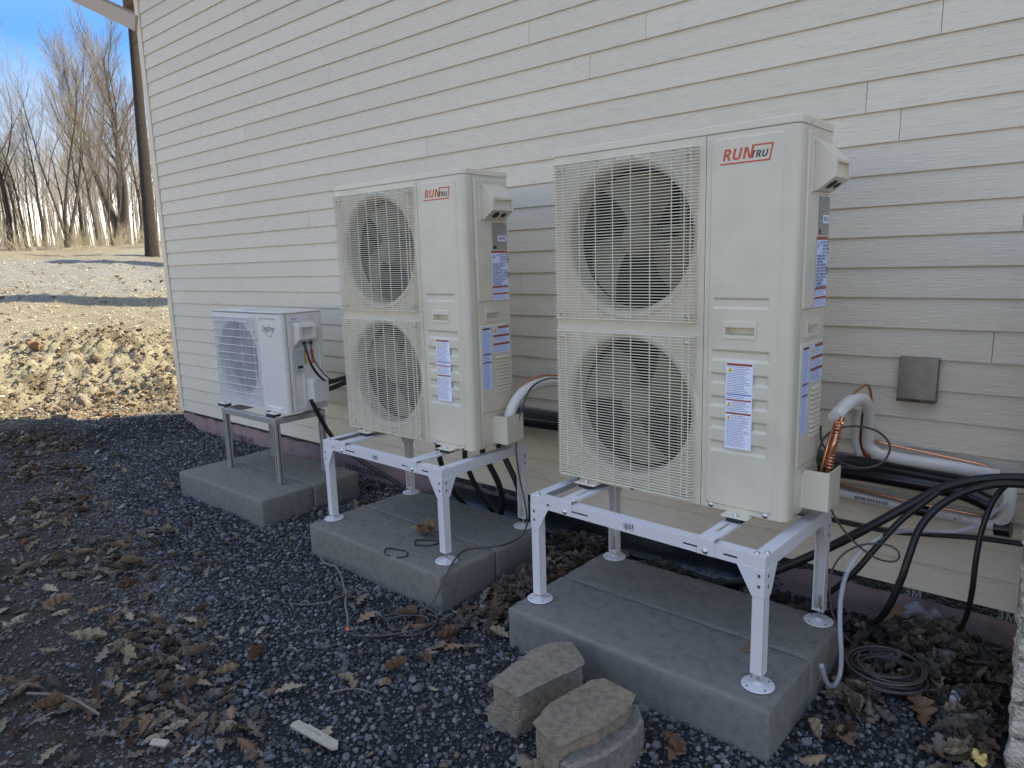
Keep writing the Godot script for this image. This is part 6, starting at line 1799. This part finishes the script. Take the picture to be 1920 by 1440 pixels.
# ------------------------------------------------------------------
func build_stickers() -> void:
	var o := Color(0.62, 0.30, 0.16)
	var bl := Color(0.22, 0.30, 0.62)
	sticker_mat("label_front", 160, 512, 1, [[0.012, 0.028, 0.03, 0.94, o], [0.362, 0.012, 0.03, 0.94, bl], [0.425, 0.018, 0.03, 0.94, o], [0.578, 0.022, 0.03, 0.94, o]], [[0.15, 0.055, 30], [0.14, 0.455, 26], [0.13, 0.612, 24]], 8, Color(0.28, 0.29, 0.40), 10)
	sticker_mat("label_fire", 256, 512, 2, [[0.0, 0.045, 0.0, 1.0, o], [0.72, 0.035, 0.0, 1.0, o], [0.855, 0.035, 0.0, 1.0, o]], [], 8, Color(0.2, 0.3, 0.62), 11, Color(0.86, 0.89, 0.99))
	var im: Image = (mats["label_fire"].albedo_texture as ImageTexture).get_image()
	im.fill_rect(Rect2i(0, 26, 256, 340), Color(0.86, 0.89, 0.99))
	mats["label_fire"].albedo_texture = ImageTexture.create_from_image(im)
	sticker_mat("label_wiring", 128, 512, 3, [[0.012, 0.03, 0.06, 0.88, Color(0.45, 0.2, 0.14)], [0.42, 0.02, 0.0, 1.0, Color(0.28, 0.14, 0.16)], [0.55, 0.02, 0.0, 1.0, Color(0.28, 0.14, 0.16)]], [], 8, Color(0.2, 0.28, 0.6), 10, Color(0.80, 0.86, 0.99))
	sticker_mat("label_warn", 256, 300, 4, [[0.0, 0.085, 0.30, 0.70, o], [0.31, 0.085, 0.0, 1.0, o], [0.62, 0.085, 0.0, 1.0, o]], [[0.13, 0.03, 54]], 8, Color(0.24, 0.32, 0.62), 11, Color(0.82, 0.87, 0.98))
	sticker_mat("label_plate", 256, 300, 5, [[0.0, 0.01, 0.0, 1.0, Color(0.30, 0.30, 0.29)], [0.34, 0.008, 0.0, 1.0, Color(0.35, 0.35, 0.34)], [0.52, 0.008, 0.0, 1.0, Color(0.35, 0.35, 0.34)], [0.85, 0.12, 0.05, 0.22, Color(0.12, 0.12, 0.12)]], [], 10, Color(0.36, 0.36, 0.35), 15, Color(0.60, 0.60, 0.57))
	sticker_mat("label_small", 128, 300, 6, [[0.0, 0.01, 0.0, 1.0, Color(0.5, 0.5, 0.5)], [0.68, 0.12, 0.25, 0.65, Color(0.1, 0.1, 0.1)], [0.86, 0.05, 0.3, 0.2, Color(0.3, 0.3, 0.3)]], [], 10, Color(0.42, 0.43, 0.45), 16, Color(0.74, 0.75, 0.76))
	var rng := RandomNumberGenerator.new()
	rng.seed = 8
	for q in [["label_code", Color(0.14, 0.18, 0.42)], ["label_code_wide", Color(0.08, 0.08, 0.1)]]:
		var bc := Image.create(128, 48, false, Image.FORMAT_RGB8)
		bc.fill(Color(0.9, 0.91, 0.96))
		var x := 14
		while x < 112:
			var w := rng.randi_range(1, 5)
			bc.fill_rect(Rect2i(x, 10, w, 28), q[1])
			x += w + rng.randi_range(2, 5)
		mk(q[0], Color.WHITE, 0.45).albedo_texture = ImageTexture.create_from_image(bc)
	var tg := Image.create(96, 128, false, Image.FORMAT_RGB8)
	tg.fill(Color(0.80, 0.81, 0.82))
	tg.fill_rect(Rect2i(0, 0, 18, 128), Color(0.72, 0.62, 0.14))
	tg.fill_rect(Rect2i(66, 0, 30, 128), Color(0.86, 0.30, 0.10))
	for k in 9: tg.fill_rect(Rect2i(24, 8 + k * 13, 34 - (k * 7) % 11, 4), Color(0.25, 0.25, 0.3))
	for k in 6: tg.fill_rect(Rect2i(72, 12 + k * 18, 16, 5), Color(0.9, 0.85, 0.75))
	mk("label_tag", Color.WHITE, 0.45).albedo_texture = ImageTexture.create_from_image(tg)

func _ready() -> void:
	# camera
	var cam := Camera3D.new()
	cam.name = "camera"
	cam.position = Vector3(5.242, 1.5556, 3.5058)
	cam.rotation_degrees = Vector3(-9.988, 40.611, -1.75)
	cam.fov = 57.32
	cam.near = 0.05
	cam.far = 900.0
	add_child(cam)
	cam.current = true
	# sky
	var sky := PanoramaSkyMaterial.new()
	var air := Image.create(512, 256, false, Image.FORMAT_RGBF)
	var stops := [[-90.0, Vector3(0.30, 0.25, 0.17)], [-2.0, Vector3(0.42, 0.37, 0.28)], [0.0, Vector3(1.75, 1.50, 1.12)], [4.0, Vector3(1.10, 1.04, 0.92)], [8.0, Vector3(0.34, 0.45, 0.60)], [15.0, Vector3(0.075, 0.215, 0.48)], [35.0, Vector3(0.27, 0.36, 0.56)], [90.0, Vector3(0.40, 0.44, 0.54)]]
	for j in 256:
		var el := 90.0 - (j + 0.5) / 256.0 * 180.0
		var v := Vector3.ZERO
		for k in stops.size() - 1:
			if el >= stops[k][0] and el <= stops[k + 1][0]:
				v = (stops[k][1] as Vector3).lerp(stops[k + 1][1], (el - stops[k][0]) / (stops[k + 1][0] - stops[k][0]))
		air.fill_rect(Rect2i(0, j, 512, 1), Color(v.x, v.y, v.z))
	sky.panorama = ImageTexture.create_from_image(air)
	var env := Environment.new()
	env.background_mode = Environment.BG_SKY
	env.sky = Sky.new()
	env.sky.sky_material = sky
	env.background_energy_multiplier = 1.0
	env.tonemap_mode = Environment.TONE_MAPPER_LINEAR
	env.tonemap_exposure = 2.32
	env.sdfgi_enabled = true
	env.ssao_enabled = true
	env.ssil_enabled = true
	var we := WorldEnvironment.new()
	we.name = "world_environment"
	we.environment = env
	add_child(we)
	# sun from behind the wall, off to the right
	var sun := DirectionalLight3D.new()
	sun.name = "sun"
	sun.light_energy = 1.6
	sun.light_color = Color(1.0, 0.945, 0.82)
	sun.light_angular_distance = 0.5
	sun.shadow_enabled = true
	sun.look_at_from_position(Vector3.ZERO, Vector3(-0.64 * 0.743, -0.669, 0.77 * 0.743))
	add_child(sun)
	noise_a.seed = 3; noise_a.frequency = 0.1; noise_a.fractal_octaves = 3
	noise_b.seed = 8; noise_b.frequency = 0.1; noise_b.fractal_octaves = 2
	build_materials()
	build_stickers()
	build_ground()
	build_house()
	build_stone_wall()
	build_pads()
	build_wood()
	var mid := stand("white powder-coated stand under the middle tall unit, round feet on the middle pad", Vector3(2.157, -0.010, 0.753), -1.5, 1.031, 0.626)
	mid.get_child(0)
	stand("white powder-coated stand under the nearest tall unit, round feet on the nearest pad", Vector3(3.8615, -0.010, 0.831), -2.6, 1.054, 0.606)
	low_stand()
	var near_unit := tall_unit("large cream two-fan heat pump unit nearest the camera, at the right", Vector3(3.306, 0.545, 0.918), -0.67)
	copy_of(near_unit, "heat_pump_unit", "cream two-fan heat pump unit in the middle of the row", Vector3(1.622, 0.545, 0.867), 0.18)
	small_unit()
	build_lines()
	build_wall_blocks()
	build_bits()
	build_gravel()
	build_leaves()
